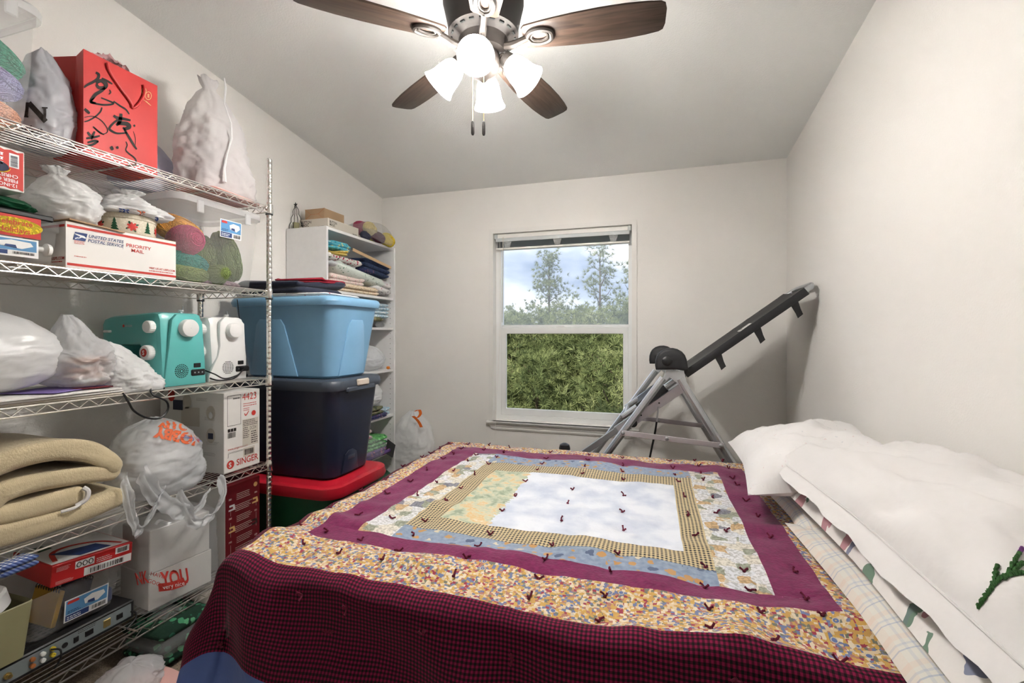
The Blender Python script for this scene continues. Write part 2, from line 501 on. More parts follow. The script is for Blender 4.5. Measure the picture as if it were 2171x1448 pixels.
def plaid(t, co):
    s = N(t, 'ShaderNodeVectorMath', {'operation': 'SCALE'}, i0=co); s.inputs['Scale'].default_value = 1 / .075
    fr = N(t, 'ShaderNodeVectorMath', {'operation': 'FRACTION'}, i0=s.outputs[0])
    sp = N(t, 'ShaderNodeSeparateXYZ', i0=fr.outputs[0]); r = []
    for i in (0, 1):
        r.append(ramp(t, sp.outputs[i], [(0, (.74, .72, .66)), (.40, (.42, .46, .56)), (.45, (.74, .72, .66)), (.58, (.56, .58, .62)), (.66, (.74, .72, .66)), (.80, (.74, .64, .56))], 'CONSTANT'))
    mx = N(t, 'ShaderNodeMix', {'data_type': 'RGBA', 'blend_type': 'MULTIPLY'}, i0=.8); t.links.new(r[0], mx.inputs[6]); t.links.new(r[1], mx.inputs[7])
    g = N(t, 'ShaderNodeGamma', i0=mx.outputs[2], i1=.62)
    return g.outputs[0]
uvfab('plaid', plaid)
def maroon(t, co):
    n = N(t, 'ShaderNodeTexNoise', Vector=co, Scale=60., Detail=3.); return ramp(t, n.outputs[0], [(.3, (.135, .009, .058)), (.7, (.20, .015, .088))])
uvfab('q_maroon', maroon, 120., .003, .3)
def calico(t, co):
    v1 = N(t, 'ShaderNodeTexVoronoi', {'distance': 'CHEBYCHEV'}, Vector=co, Scale=132., Randomness=.8)
    s1 = N(t, 'ShaderNodeSeparateColor', Color=v1.outputs['Color'])
    c1 = ramp(t, s1.outputs[0], [(0, (.55, .33, .10)), (.18, (.64, .52, .34)), (.36, (.16, .20, .36)), (.50, (.33, .05, .08)), (.58, (.58, .36, .10)), (.70, (.18, .19, .15)), (.78, (.42, .20, .15)), (.86, (.70, .62, .48))], 'CONSTANT')
    v2 = N(t, 'ShaderNodeTexVoronoi', Vector=co, Scale=27., Randomness=.5)
    m1 = N(t, 'ShaderNodeMath', {'operation': 'LESS_THAN'}, i0=v2.outputs['Distance'], i1=.20)
    c2 = ramp(t, v2.outputs['Distance'], [(0, (.60, .45, .2)), (.05, (.12, .17, .36)), (.15, (.55, .50, .42))], 'CONSTANT')
    mx = N(t, 'ShaderNodeMix', {'data_type': 'RGBA'}, i0=m1.outputs[0]); t.links.new(c1, mx.inputs[6]); t.links.new(c2, mx.inputs[7])
    return mx.outputs[2]
uvfab('q_calico', calico)
def distort(t, co, sc, amt):
    nz = N(t, 'ShaderNodeTexNoise', Vector=co, Scale=sc, Detail=2.0)
    return N(t, 'ShaderNodeVectorMath', {'operation': 'MULTIPLY_ADD'}, i0=nz.outputs['Color'], i1=(amt,) * 3, i2=co).outputs[0]
def animals(t, co):
    d = distort(t, co, 45., .03)
    v = N(t, 'ShaderNodeTexVoronoi', Vector=d, Scale=24., Randomness=.7)
    s = N(t, 'ShaderNodeSeparateColor', Color=v.outputs['Color'])
    c = ramp(t, s.outputs[0], [(0, (.50, .27, .10)), (.40, (.10, .13, .21)), (.58, (.60, .52, .38)), (.70, (.48, .28, .12))], 'CONSTANT')
    n = N(t, 'ShaderNodeTexNoise', Vector=co, Scale=60., Detail=3.); b = ramp(t, n.outputs[0], [(.35, (.20, .26, .36)), (.65, (.29, .35, .45))])
    m = N(t, 'ShaderNodeMath', {'operation': 'LESS_THAN'}, i0=v.outputs['Distance'], i1=.30)
    mx = N(t, 'ShaderNodeMix', {'data_type': 'RGBA'}, i0=m.outputs[0]); t.links.new(b, mx.inputs[6]); t.links.new(c, mx.inputs[7]); return mx.outputs[2]
uvfab('q_animals', animals)
def cabins(t, co):
    d = distort(t, co, 38., .02)
    v = N(t, 'ShaderNodeTexVoronoi', {'distance': 'CHEBYCHEV'}, Vector=d, Scale=26., Randomness=.8)
    s = N(t, 'ShaderNodeSeparateColor', Color=v.outputs['Color'])
    c = ramp(t, s.outputs[0], [(0, (.72, .72, .74)), (.34, (.58, .40, .22)), (.46, (.70, .66, .58)), (.66, (.34, .36, .28)), (.80, (.66, .68, .72)), (.92, (.24, .24, .28))], 'CONSTANT')
    n = N(t, 'ShaderNodeTexNoise', Vector=d, Scale=110., Detail=3.); b = ramp(t, n.outputs[0], [(.42, (.40, .40, .36)), (.55, (1, 1, 1))])
    mx = N(t, 'ShaderNodeMix', {'data_type': 'RGBA', 'blend_type': 'MULTIPLY'}, i0=.6); t.links.new(c, mx.inputs[6]); t.links.new(b, mx.inputs[7]); return mx.outputs[2]
uvfab('q_cabins', cabins)
def center(t, co):
    n = N(t, 'ShaderNodeTexNoise', Vector=co, Scale=9., Detail=5.); c = ramp(t, n.outputs[0], [(.35, (.50, .55, .66)), (.6, (.70, .73, .79))])
    sp = N(t, 'ShaderNodeSeparateXYZ', i0=distort(t, co, 60., .06))
    d = distort(t, co, 30., .04); n2 = N(t, 'ShaderNodeTexNoise', Vector=d, Scale=22., Detail=4.)
    c2 = ramp(t, n2.outputs[0], [(.34, (.28, .33, .24)), (.46, (.46, .50, .38)), (.54, (.58, .54, .38)), (.62, (.62, .42, .20)), (.72, (.66, .64, .52))])
    m = N(t, 'ShaderNodeMath', {'operation': 'LESS_THAN'}, i0=sp.outputs[0], i1=-.50)
    mx = N(t, 'ShaderNodeMix', {'data_type': 'RGBA'}, i0=m.outputs[0]); t.links.new(c, mx.inputs[6]); t.links.new(c2, mx.inputs[7]); return mx.outputs[2]
uvfab('q_sky', center, 80., .003)

def wood(name, c0, c1):
    t = base_tree(name); tc = N(t, 'ShaderNodeTexCoord')
    mp = N(t, 'ShaderNodeMapping', Vector=tc.outputs['Object'], Scale=(1.2, 14, 14))
    nz = N(t, 'ShaderNodeTexNoise', Vector=mp, Scale=3.2, Detail=5., Distortion=1.2)
    wv = N(t, 'ShaderNodeTexWave', {'bands_direction': 'Y'}, Vector=mp, Scale=1.0, Distortion=9., Detail=3.)
    mx = N(t, 'ShaderNodeMath', {'operation': 'MULTIPLY'}, i0=nz.outputs[0], i1=wv.outputs[1])
    c = ramp(t, nz.outputs[0], [(.3, c0), (.7, c1)])
    finish(t, c, .42, None, spec=.4)
wood('walnut', (.030, .018, .013), (.095, .062, .045))

def blanket_mat():
    t = base_tree('blanket'); tc = N(t, 'ShaderNodeTexCoord')
    mp = N(t, 'ShaderNodeMapping', Vector=tc.outputs['UV'], Scale=(1, 1, 1))
    wv = N(t, 'ShaderNodeTexWave', {'bands_direction': 'X'}, Vector=mp, Scale=70., Distortion=2., Detail=2.)
    n = N(t, 'ShaderNodeTexNoise', Vector=tc.outputs['Object'], Scale=150., Detail=3.)
    c = ramp(t, wv.outputs[1], [(0, (.56, .46, .29)), (1, (.62, .52, .34))])
    m = N(t, 'ShaderNodeMath', {'operation': 'ADD'}, i0=wv.outputs[1], i1=n.outputs[0])
    finish(t, c, .95, n.outputs[0], .004, .3)
blanket_mat()
def glass_mat(name, haze):
    t = base_tree(name)
    tr = N(t, 'ShaderNodeBsdfTransparent', Color=(.97, .98, .97, 1)); gl = N(t, 'ShaderNodeBsdfGlossy', Color=(1, 1, 1, 1), Roughness=.01)
    fr = N(t, 'ShaderNodeFresnel', IOR=1.07)
    m1 = N(t, 'ShaderNodeMixShader', i0=fr.outputs[0], i1=tr.outputs[0], i2=gl.outputs[0])
    df = N(t, 'ShaderNodeBsdfTranslucent', Color=(.9, .92, .95, 1))
    m2 = N(t, 'ShaderNodeMixShader', i0=haze, i1=m1.outputs[0], i2=df.outputs[0])
    t.links.new(m2.outputs[0], N(t, 'ShaderNodeOutputMaterial').inputs[0])
glass_mat('glass', .0); glass_mat('glass_screen', .16)
def needles():
    t = base_tree('needles'); g = N(t, 'ShaderNodeNewGeometry'); 
    n = N(t, 'ShaderNodeTexNoise', Vector=g.outputs['Position'], Scale=1.6, Detail=4.)
    c = ramp(t, n.outputs[0], [(.3, (.08, .105, .045)), (.5, (.19, .22, .09)), (.7, (.32, .34, .16)), (.80, (.44, .34, .18))])
    a = N(t, 'ShaderNodeBsdfDiffuse', Color=c); b = N(t, 'ShaderNodeBsdfTranslucent', Color=c)
    m = N(t, 'ShaderNodeMixShader', i0=.35, i1=a.outputs[0], i2=b.outputs[0]); t.links.new(m.outputs[0], N(t, 'ShaderNodeOutputMaterial').inputs[0])
needles()

# ------------------------------------------------------------------ room shell
XL, XR, YB, YF = -2.268, 0.878, 3.5, -0.9
ZB, SL = 2.43, 0.134                       # ceiling height at the window wall, its rise per metre towards the door
def zc(y): return ZB + SL * (YB - y)
T = .16
WX0, WX1, WZ0, WZ1 = -1.23, -.139, .535, 2.05
def slab(name, m, pts_in, off):
    mb = MB(); off = V(off); a = [V(p) for p in pts_in]; b = [p + off for p in a]
    mb.loft([a, b]); return struct(mb.build(name, m, None, smooth=False))
fl = MB().span((XL - T, YF - T, -.1), (XR + T, YB + T, 0)); struct(fl.build('floor', 'carpet', None, smooth=False))
slab('ceiling', 'ceiling', [(XL - T, YF - T, zc(YF - T)), (XR + T, YF - T, zc(YF - T)), (XR + T, YB + T, zc(YB + T)), (XL - T, YB + T, zc(YB + T))], (0, 0, .15))
slab('wall_left', 'wall', [(XL, YF, 0), (XL, YB, 0), (XL, YB, zc(YB)), (XL, YF, zc(YF))], (-T, 0, 0))
slab('wall_right', 'wall', [(XR, YF, 0), (XR, YB, 0), (XR, YB, zc(YB)), (XR, YF, zc(YF))], (T, 0, 0))
slab('wall_front', 'wall', [(XL, YF, 0), (XR, YF, 0), (XR, YF, zc(YF)), (XL, YF, zc(YF))], (0, -T, 0))
mb = MB(); zt = zc(YB)
mb.span((XL - T, YB, 0), (WX0, YB + T, zt)); mb.span((WX1, YB, 0), (XR + T, YB + T, zt))
mb.span((WX0, YB, 0), (WX1, YB + T, WZ0)); mb.span((WX0, YB, WZ1), (WX1, YB + T, zt))
struct(mb.build('wall_back', 'wall', None, smooth=False))

# window
win = struct(MB().span((WX0, YB + .07, WZ0), (WX0 + .045, YB + .14, WZ1)).span((WX1 - .028, YB + .07, WZ0), (WX1, YB + .14, WZ1))
             .span((WX0 + .045, YB + .07, WZ1 - .05), (WX1 - .028, YB + .14, WZ1)).span((WX0 + .045, YB + .07, WZ0), (WX1 - .028, YB + .14, WZ0 + .035)).build('window_1', 'vinyl', None, smooth=False))
ROOT[win.name] = Matrix.Identity(4)
gx0, gx1 = WX0 + .045, WX1 - .028
zm = 1.30
def bar(a, b, name='sash_rail'): 
    mb = MB().rbox([(p + q) / 2 for p, q in zip(a, b)], [abs(q - p) for p, q in zip(a, b)], .003); return mb.build(name, 'vinyl', win)
bar((gx0, YB + .075, zm - .062), (gx1, YB + .10, zm - .012), 'sash_rail'); bar((gx0, YB + .10, zm - .012), (gx1, YB + .13, zm + .01), 'meeting_rail')
bar((gx0, YB + .075, WZ0 + .035), (gx1, YB + .10, WZ0 + .09), 'sash_rail')
bar((gx0, YB + .075, WZ0 + .035), (gx0 + .04, YB + .099, zm - .02), 'sash_stile'); bar((gx1 - .04, YB + .075, WZ0 + .035), (gx1, YB + .099, zm - .02), 'sash_stile')
MB().rbox(((gx0 + gx1) / 2 - .02, YB + .085, zm - .006), (.06, .02, .012), .003).build('sash_lock', 'white', win)
MB().span((gx0 + .036, YB + .086, WZ0 + .086), (gx1 - .036, YB + .090, zm - .058)).build('pane', 'glass', win, smooth=False)
MB().span((gx0, YB + .117, zm), (gx1, YB + .121, WZ1 - .045)).build('pane', 'glass_screen', win, smooth=False)
def frame_strip(lo, hi, x0, x1, z0, z1): pass
# casing: three flat mitred boards, sill (stool) and apron
cw = .036
def mitre(a, b, c, d, nm):
    mb = MB(); p = [V((q[0], YB, q[1])) for q in (a, b, c, d)]; mb.loft([p, [q + V((0, -.012, 0)) for q in p]])
    o = mb.build(nm, 'trim', None, smooth=False); return struct(o)
mitre((WX0, WZ0), (WX0, WZ1), (WX0 - cw, WZ1 + cw), (WX0 - cw, WZ0), 'trim_1')
mitre((WX1, WZ0), (WX1, WZ1), (WX1 + cw, WZ1 + cw), (WX1 + cw, WZ0), 'trim_2')
mitre((WX0, WZ1), (WX1, WZ1), (WX1 + cw, WZ1 + cw), (WX0 - cw, WZ1 + cw), 'trim_3')
mb = MB(); prof = [(YB + .075, WZ0 - .002), (YB - .030, WZ0 - .002), (YB - .040, WZ0 - .010), (YB - .036, WZ0 - .022), (YB, WZ0 - .024), (YB + .075, WZ0 - .024)]
# sill: deep board in the opening, horns over the casing
mb.loft([[V((x, y, z)) for y, z in prof] for x in (WX0, WX1)])
mb.loft([[V((x, y, z)) for y, z in prof[1:5] + [(YB, WZ0 - .002)]] for x in (WX0 - cw - .015, WX1 + cw + .015)])
struct(mb.build('trim_4', 'trim', None, ang=25))
ap = [(YB, WZ0 - .024), (YB - .022, WZ0 - .026), (YB - .020, WZ0 - .042), (YB - .014, WZ0 - .05), (YB - .016, WZ0 - .062), (YB - .010, WZ0 - .074), (YB, WZ0 - .078)]
mb = MB(); L = []; Rr = []
for y, z in ap:
    k = (WZ0 - .024 - z); L.append(V((WX0 - cw - .004 + k * .75, y, z))); Rr.append(V((WX1 + cw + .004 - k * .75, y, z)))
mb.loft([L, Rr]); struct(mb.build('trim_5', 'trim', None, ang=25))

# raised blind
bl = thing('window_blind', 'raised white slatted blind stacked at the top of the window', 'blind', (WX0, YB + .03, 1.91))
bx0, bx1 = WX0 + .006, WX1 - .006
MB().rbox(((bx0 + bx1) / 2, YB + .035, WZ1 - .022), (bx1 - bx0, .045, .038), .004).build('headrail', 'trim', bl)
for x in (bx0 + .012, bx1 - .012): MB().rbox((x, YB + .033, WZ1 - .022), (.026, .052, .041), .003).build('end_bracket', 'dial_grey', bl)
MB().rbox(((bx0 + bx1) / 2, YB + .012, WZ1 - .052), (bx1 - bx0 - .02, .012, .03), .003).build('valance', 'dial_grey', bl)
rb = random.Random(3); me0 = None
for k in range(11):
    mb = MB(); z = WZ1 - .062 - .0048 * k
    mb.grid(lambda a, b: V((lerp(bx0 + .015, bx1 - .015, a), YB + .02 + .046 * b, z + .003 * math.sin(math.pi * b))), 6, 4)
    mb.build('slat', 'silver_flat' if k % 2 else 'dial_grey', bl, fix=False)
MB().rbox(((bx0 + bx1) / 2, YB + .038, WZ1 - .122), (bx1 - bx0 - .02, .05, .016), .004).build('bottom_rail', 'trim', bl)
for x in (bx0 + .11, (bx0 + bx1) / 2 - .02, bx1 - .13):
    mb = MB()
    for k in range(9):
        z = WZ1 - .065 - .006 * k; w_ = .035 - .002 * k
        mb.tube(spline([(x - w_, YB + .012, z), (x - w_ * .3, YB + .004, z - .004), (x + w_ * .4, YB + .006, z + .004), (x + w_, YB + .012, z - .002)], 3), .0014, 5)
    mb.build('ladder_cord', 'white', bl)
MB().tube([(bx0 + .075, YB + .004, WZ1 - .03), (bx0 + .066, YB + .01, 1.33)], .0028, 6).build('tilt_wand', 'card_grey', bl)
MB().tube([(bx0 + .045, YB + .012, WZ1 - .05), (bx0 + .047, YB + .014, 1.3), (bx0 + .03, YB - .045, WZ0 + .0), (bx0 + .02, YB - .05, .40)], .0016, 5).build('lift_cord', 'trim', bl)

# ------------------------------------------------------------------ outdoors
mb = MB(); mb.grid(lambda a, b: V((lerp(-60, 60, a), lerp(4.5, 120, b), -3.4 - 6 * sstep(0, .25, b) + 1.2 * noise.noise(V((a * 6, b * 6, 0))))), 30, 30)
o = mb.build('ground', 'ground', None); struct(o)
mb = MB(); hp = []
for k in range(41):
    x = lerp(-420, 220, k / 40); z = 1 + 11 * (noise.noise(V((x * .009, 2.2, 0))) + .55) + 4 * noise.noise(V((x * .03, 7.7, 0)))
    hp.append((x, max(z, -1)))
mb.loft([[V((x, 420 + 60 * t, z * math.sin(math.pi * min(t, .5)) - (12 if t == 0 else 0))) for x, z in hp] for t in (0, .12, .25, .4, .5, .75)], False, False, False)
struct(mb.build('hills', 'hill', None))

def tufts(rng, pts, n, ln, wd):
    vs = []; fs = []
    for p, d in pts:
        for k in range(n):
            a = V((rng.gauss(0, 1), rng.gauss(0, 1), rng.gauss(0, 1))); a.normalize()
            q = (a + d * .9).normalized(); s_ = q.orthogonal().normalized()
            s_ = (s_ * math.cos(k) + q.cross(s_) * math.sin(k)) * wd
            l = ln * rng.uniform(.6, 1.15); i = len(vs)
            vs += [p - s_, p + s_, p + q * l]; fs.append((i, i + 1, i + 2))
    return vs, fs
def pine(seed, H, R, nb, ntuft, nneedle, ln=.17, wd=.011, bare=.25, dens=1.0, twig=5, jag=.5):
    rng = random.Random(seed); tr = MB(); pts = []
    bend = [V((rng.uniform(-.12, .12), rng.uniform(-.12, .12), 0)) for _ in range(4)]
    path = [V((0, 0, 0))] + [bend[k] * (k + 1) * .5 + V((0, 0, H * (k + 1) / 5)) for k in range(4)] + [V((bend[3].x * 2, bend[3].y * 2, H))]
    tr.tube(path, [H * .012 + .02, H * .011 + .015, H * .009 + .01, H * .006 + .01, H * .004, .012], 7)
    def at(z):
        t = z / H * 5; i = min(4, int(t)); return path[i].lerp(path[i + 1], t - i)
    for b in range(nb):
        h = bare + (1 - bare) * (b + rng.random()) / nb
        q = at(h * H); a = b * 2.4 + rng.uniform(-.4, .4)
        k = (h - bare) / (1 - bare)
        L = R * (max(.05, (1 - k)) ** .75) * rng.uniform(1 - jag, 1.1) + .15
        up = lerp(-.10, .75, k) + rng.uniform(-.1, .15)
        d = V((math.cos(a), math.sin(a), up)); d.normalize()
        m = q + d * L * .55; e = m + (d + V((0, 0, .45))).normalized() * L * .5
        tr.tube([q, m, e], [.012 + .016 * (1 - k), .010, .004], 4)
        nt_ = max(3, int(ntuft * L / R * dens + 2))
        for j in range(nt_):
            t = 1 - (j / nt_) ** 1.4 * .75
            c = q.lerp(m, t / .55) if t < .55 else m.lerp(e, (t - .55) / .45)
            sp = .12 + .22 * L * (1.1 - t) 
            for _ in range(twig):
                off = V((rng.gauss(0, 1), rng.gauss(0, 1), rng.gauss(0, .7) + .35)) * sp
                pts.append((c + off, (off.normalized() + d * .5 + V((0, 0, .5))).normalized()))
    for k in range(6): pts.append((V((bend[3].x * 2, bend[3].y * 2, H - .12 * k)), V((0, 0, 1))))
    vs, fs = tufts(rng, pts, nneedle, ln, wd)
    f = MB(); f.v = vs; f.f = fs; f.m = [0] * len(fs)
    return tr, f
KIND = {'tall': pine(5, 9.5, 1.8, 64, 10, 20, .15, .006, .22, .9, 6), 'wide': pine(8, 9.5, 2.2, 50, 10, 20, .16, .006, .25, .8, 5, .55), 'dense': pine(11, 6, 2.0, 60, 14, 22, .12, .0065, .08, 1.2, 8, .35),
        'dense2': pine(21, 6, 2.3, 56, 14, 22, .12, .0065, .10, 1.2, 8, .35)}
KM = {}
def place_pine(kind, x, y, ztop, label, group=None, sc=1.0, rz=0):
    H = 9.5 if kind in ('tall', 'wide') else 6
    r = thing('pine_tree', label, 'tree', (x, y, ztop - H * sc), RZ(rz) * 1.0, group)
    r.scale = (sc, sc, sc)
    if kind not in KM:
        tr, f = KIND[kind]; a = tr.build('trunk', 'bark', r, local=True, fix=False); b = f.build('foliage', 'needles', r, smooth=False, local=True, fix=False); KM[kind] = (a.data, b.data)
    else:
        for nm, d in zip(('trunk', 'foliage'), KM[kind]):
            o = bpy.data.objects.new(nm, d); COL.objects.link(o); o.parent = r
def tp(u, v, y): return pix(u, v, y=y)
p = tp(1178, 545, 15.5); place_pine('tall', p.x, p.y, p.z, 'slender pine rising left of the broad-crowned pine against the cloudy sky')
p = tp(1256, 532, 14.5); place_pine('wide', p.x, p.y, p.z, 'tall broad-crowned pine with bare trunk showing against the cloudy sky', None, 1.0, 1.2)
p = tp(1350, 575, 12.5); place_pine('wide', p.x, p.y, p.z, 'pine whose branches reach in at the window jamb beside the table', None, .95, 2.4)
p = tp(1088, 655, 22); place_pine('tall', p.x, p.y, p.z, 'small distant pine beside the blind wand in front of the hills', None, .8, .7)
rt = random.Random(12)
spots = [(1065, 700, 8.2, 'dense'), (1130, 690, 9.4, 'dense2'), (1195, 695, 8.4, 'dense'), (1255, 698, 8.0, 'dense2'), (1325, 672, 8.8, 'dense'), (1010, 690, 9.0, 'dense2'), (1390, 690, 9.2, 'dense'),
         (1100, 682, 12.0, 'dense'), (1165, 676, 13.0, 'dense2'), (1230, 672, 12.0, 'dense'), (1300, 676, 13.5, 'dense2'), (1370, 670, 12.5, 'dense'), (1020, 684, 13.0, 'dense'),
         (1160, 790, 6.9, 'dense'), (1290, 775, 6.8, 'dense2'), (1070, 800, 6.8, 'dense2')]
for i, (u, v, y, k) in enumerate(spots):
    p = tp(u, v, y); place_pine(k, p.x, p.y, p.z, 'bushy green pine crown in the thicket below the window rail', 'pines of the thicket outside', rt.uniform(.9, 1.1), rt.uniform(0, 6))

# ------------------------------------------------------------------ ceiling fan
FX, FY, FZ = -.617, 1.640, 2.335
fan = thing('ceiling_fan', 'dark bronze five-bladed ceiling fan with four glowing glass shades', 'ceiling fan', (FX, FY, 2.2))
def fan_at(z): return (FX, FY, z)
ct = zc(FY)
MB().lathe([(.155, ct - .05), (.155, ct - .18), (.150, ct - .20), (.135, FZ + .075), (.135, FZ + .045), (.11, FZ + .035), (.095, FZ + .025), (.09, FZ + .012), (.085, FZ - .02), (.05, FZ - .022)], (FX, FY, 0), None, 40).build('motor_housing', 'bronze', fan, ang=30)
mb = MB()
for k in range(20):
    a = k * math.pi / 10; R = RZ(a)
    mb.box(V((FX, FY, FZ + .0415)) + R @ V((.121, 0, 0)), (.006, .018, .014), R)
mb.build('vent_slot', 'dark_vent', fan)
MB().lathe([(.10, ct + .03), (.155, ct - .055)], (FX, FY, 0), None, 40).build('canopy', 'bronze', fan)
MB().lathe([(.052, FZ - .01), (.062, FZ - .03), (.066, FZ - .055), (.060, FZ - .08), (.042, FZ - .105), (.020, FZ - .118), (.008, FZ - .13), (.0, FZ - .132)], (FX, FY, 0), None, 28).build('light_hub', 'bronze_light', fan)
def blade_outline():
    out = []; x0, x1 = .155, .665
    top = [(x0, .040), (x0 + .01, .050), (.24, .060), (.34, .069), (.44, .0735), (.53, .073), (.60, .068), (.648, .061), (.662, .053)]
    bot = [(.668, .03), (.668, -.03), (.662, -.052), (.648, -.061), (.60, -.068), (.53, -.073), (.44, -.0735), (.34, -.069), (.24, -.060), (x0 + .01, -.050), (x0, -.040)]
    return [(x, y) for x, y in top + bot]
for k in range(5):
    a = math.radians(76.0 + 72 * k); R = RZ(a) @ RX(math.radians(-11)); c = V((FX, FY, FZ + .022))
    # each blade is its own mesh with its length along local x so the grain follows it
    mb = MB(); mb.prism(blade_outline(), (0, 0, -.004), (1, 0, 0), (0, 1, 0), .008, 0, .002)
    bo = mb.build('blade', 'walnut', None); bo.parent = fan
    Mw = Matrix.Translation(c) @ R.to_4x4(); bo.matrix_parent_inverse = Matrix.Identity(4); bo.matrix_local = ROOT[fan.name].inverted() @ Mw
    ROOT[bo.name] = Mw
    br = MB(); zz = -.009
    # arm: neck plus a rounded loop bracket
    br.tube(spline([(.075, 0, -.028), (.11, 0, -.030), (.145, 0, -.018), (.172, 0, zz)], 5), [.014] * 8 + [.012] * 8, 8)
    loop = spline([(.170, 0, zz), (.185, .024, zz), (.225, .032, zz), (.258, .020, zz), (.264, 0, zz), (.258, -.020, zz), (.225, -.032, zz), (.185, -.024, zz), (.170, 0, zz)], 4)
    br.tube(loop[:-1], .0095, 8, closed=True)
    lp2 = [V((lerp(.217, q.x, .66), q.y * .62, zz + .001)) for q in loop[:-1]]
    br.tube(lp2, .005, 6, closed=True)
    br.build('bracket', 'bronze_light', bo, local=True)
for k in range(4):
    a = math.radians(-78 + 90 * k); c = V((FX, FY, FZ - .038)); R = RZ(a)
    d = R @ V((.70, 0, -.72)); d.normalize()
    neck = c + R @ V((.085, 0, -.004))
    arm = MB(); arm.tube(spline([c + R @ V((.055, 0, -.012)), c + R @ V((.072, 0, .008)), neck, neck + d * .014], 5), .0085, 8)
    am = arm.build('lamp_arm', 'bronze_light', fan)
    Rm = d.to_track_quat('Z', 'Y').to_matrix()
    MB().lathe([(.012, -.01), (.026, -.004), (.030, .012), (.030, .026), (.026, .03)], neck, Rm, 20).build('fitter', 'bronze', fan)
    pr = [(.001, .018), (.022, .018), (.034, .026), (.044, .045), (.050, .075), (.053, .10), (.058, .118), (.066, .134), (.064, .135), (.054, .118), (.048, .10), (.040, .06), (.026, .032), (.001, .028)]
    MB().lathe(pr, neck, Rm, 28).build('glass_shade', 'lit_glass', fan)
    MB().lathe([(.001, .034), (.012, .040), (.024, .060), (.028, .080), (.022, .098), (.010, .106), (.001, .107)], neck, Rm, 18).build('bulb', 'lit_bulb', fan)
for (dx, dy, zt_, zb_) in ((-.026, -.045, FZ - .115, 2.005), (.018, -.045, FZ - .118, 1.998)):
    mb = MB(); x, y = FX + dx, FY + dy
    n = 46
    for k in range(n):
        z = lerp(zt_, zb_ + .035, k / n); mb.lathe([(.0003, -.0022), (.0020, 0), (.0003, .0022)], (x, y, z), None, 6, cap=False)
    pc = mb.build('pull_chain', 'brass', fan)
    MB().lathe([(.001, zb_ + .036), (.005, zb_ + .032), (.0062, zb_ + .02), (.0062, zb_ - .012), (.004, zb_ - .018), (.001, zb_ - .019)], (x, y, 0), None, 12).build('pull_knob', 'bronze', pc)

# ------------------------------------------------------------------ bed, quilt, pillows
QX, QN, QF, QZ = -1.13, 1.02, 2.46, .60
bed = thing('bed', 'double bed whose mattress lies under the patchwork quilt', 'bed', ((QX + XR) / 2, 1.74, 0))
MB().rloft(((QX + .03 + XR - .03) / 2 + .02, 1.74, 0), [(.34, 1.90, 1.36, .06), (.36, 1.92, 1.38, .06), (.555, 1.92, 1.38, .06), (.575, 1.90, 1.36, .06)], None, 4).build('mattress', 'mattress', bed)
MB().rloft(((QX + XR) / 2 + .02, 1.74, 0), [(.15, 1.90, 1.36, .03), (.338, 1.90, 1.36, .03)], None, 3).build('box_spring', 'mattress', bed)
for x in (QX + .12, XR - .12):
    for y in (1.15, 2.33): MB().lathe([(.02, 0), (.025, .15)], (x, y, 0), None, 10).build('leg', 'black', bed)

def over(d, out=.05):
    """overhang d -> (sideways, down)"""
    if d <= 0: return 0., 0.
    r = out; q = r * math.pi / 2
    if d < q: return r * math.sin(d / r), r * (1 - math.cos(d / r))
    return r + (d - q) * .20, r + (d - q) * .97
TIES = []
def qz(a, b):
    z = .013 * noise.noise(V((a * 3.1, b * 3.1, 1.5))) + .006 * noise.noise(V((a * 9, b * 9, 4.2))) + .0035 * noise.noise(V((a * 22, b * 16, 2.2)))
    z += .042 * max(0, noise.noise(V((a * 2.2 + b * 3.0, b * 7.5, 9.1)))) * sstep(1.9, 1.2, b)
    if b < 1.35:
        z += .010 * math.sin(a * 9 + 3 * noise.noise(V((a * 2, b * 3, .3)))) * sstep(1.35, 1.05, b)
    for ta, tb in TIES:
        dx, dy = a - ta, b - tb; d2 = dx * dx + dy * dy
        if d2 < .01: z -= .007 * math.exp(-d2 / .0009)
    return z
def qpos(a, b):
    da, dn, df = max(0, QX - a), max(0, QN - b), max(0, b - QF)
    sa, za = over(da); sn, zn = over(dn); sf, zf = over(df)
    x = max(a, QX) - sa; y = min(max(b, QN), QF) - sn + sf
    down = math.sqrt(za * za + zn * zn + zf * zf) if da else max(zn, zf)
    rip = min(1, max(dn, da) / .2)
    rr = .022 * rip * math.sin(13 * a + 9 * b + 4 * noise.noise(V((a * 2, b * 2, 0))))
    if dn > 0: y -= rr + .01 * noise.noise(V((a * 7, b * 7, 5))) * rip
    if da > 0: x -= rr
    return V((x, y, QZ - down + qz(a, b) * (1 - .5 * min(1, down / .1))))
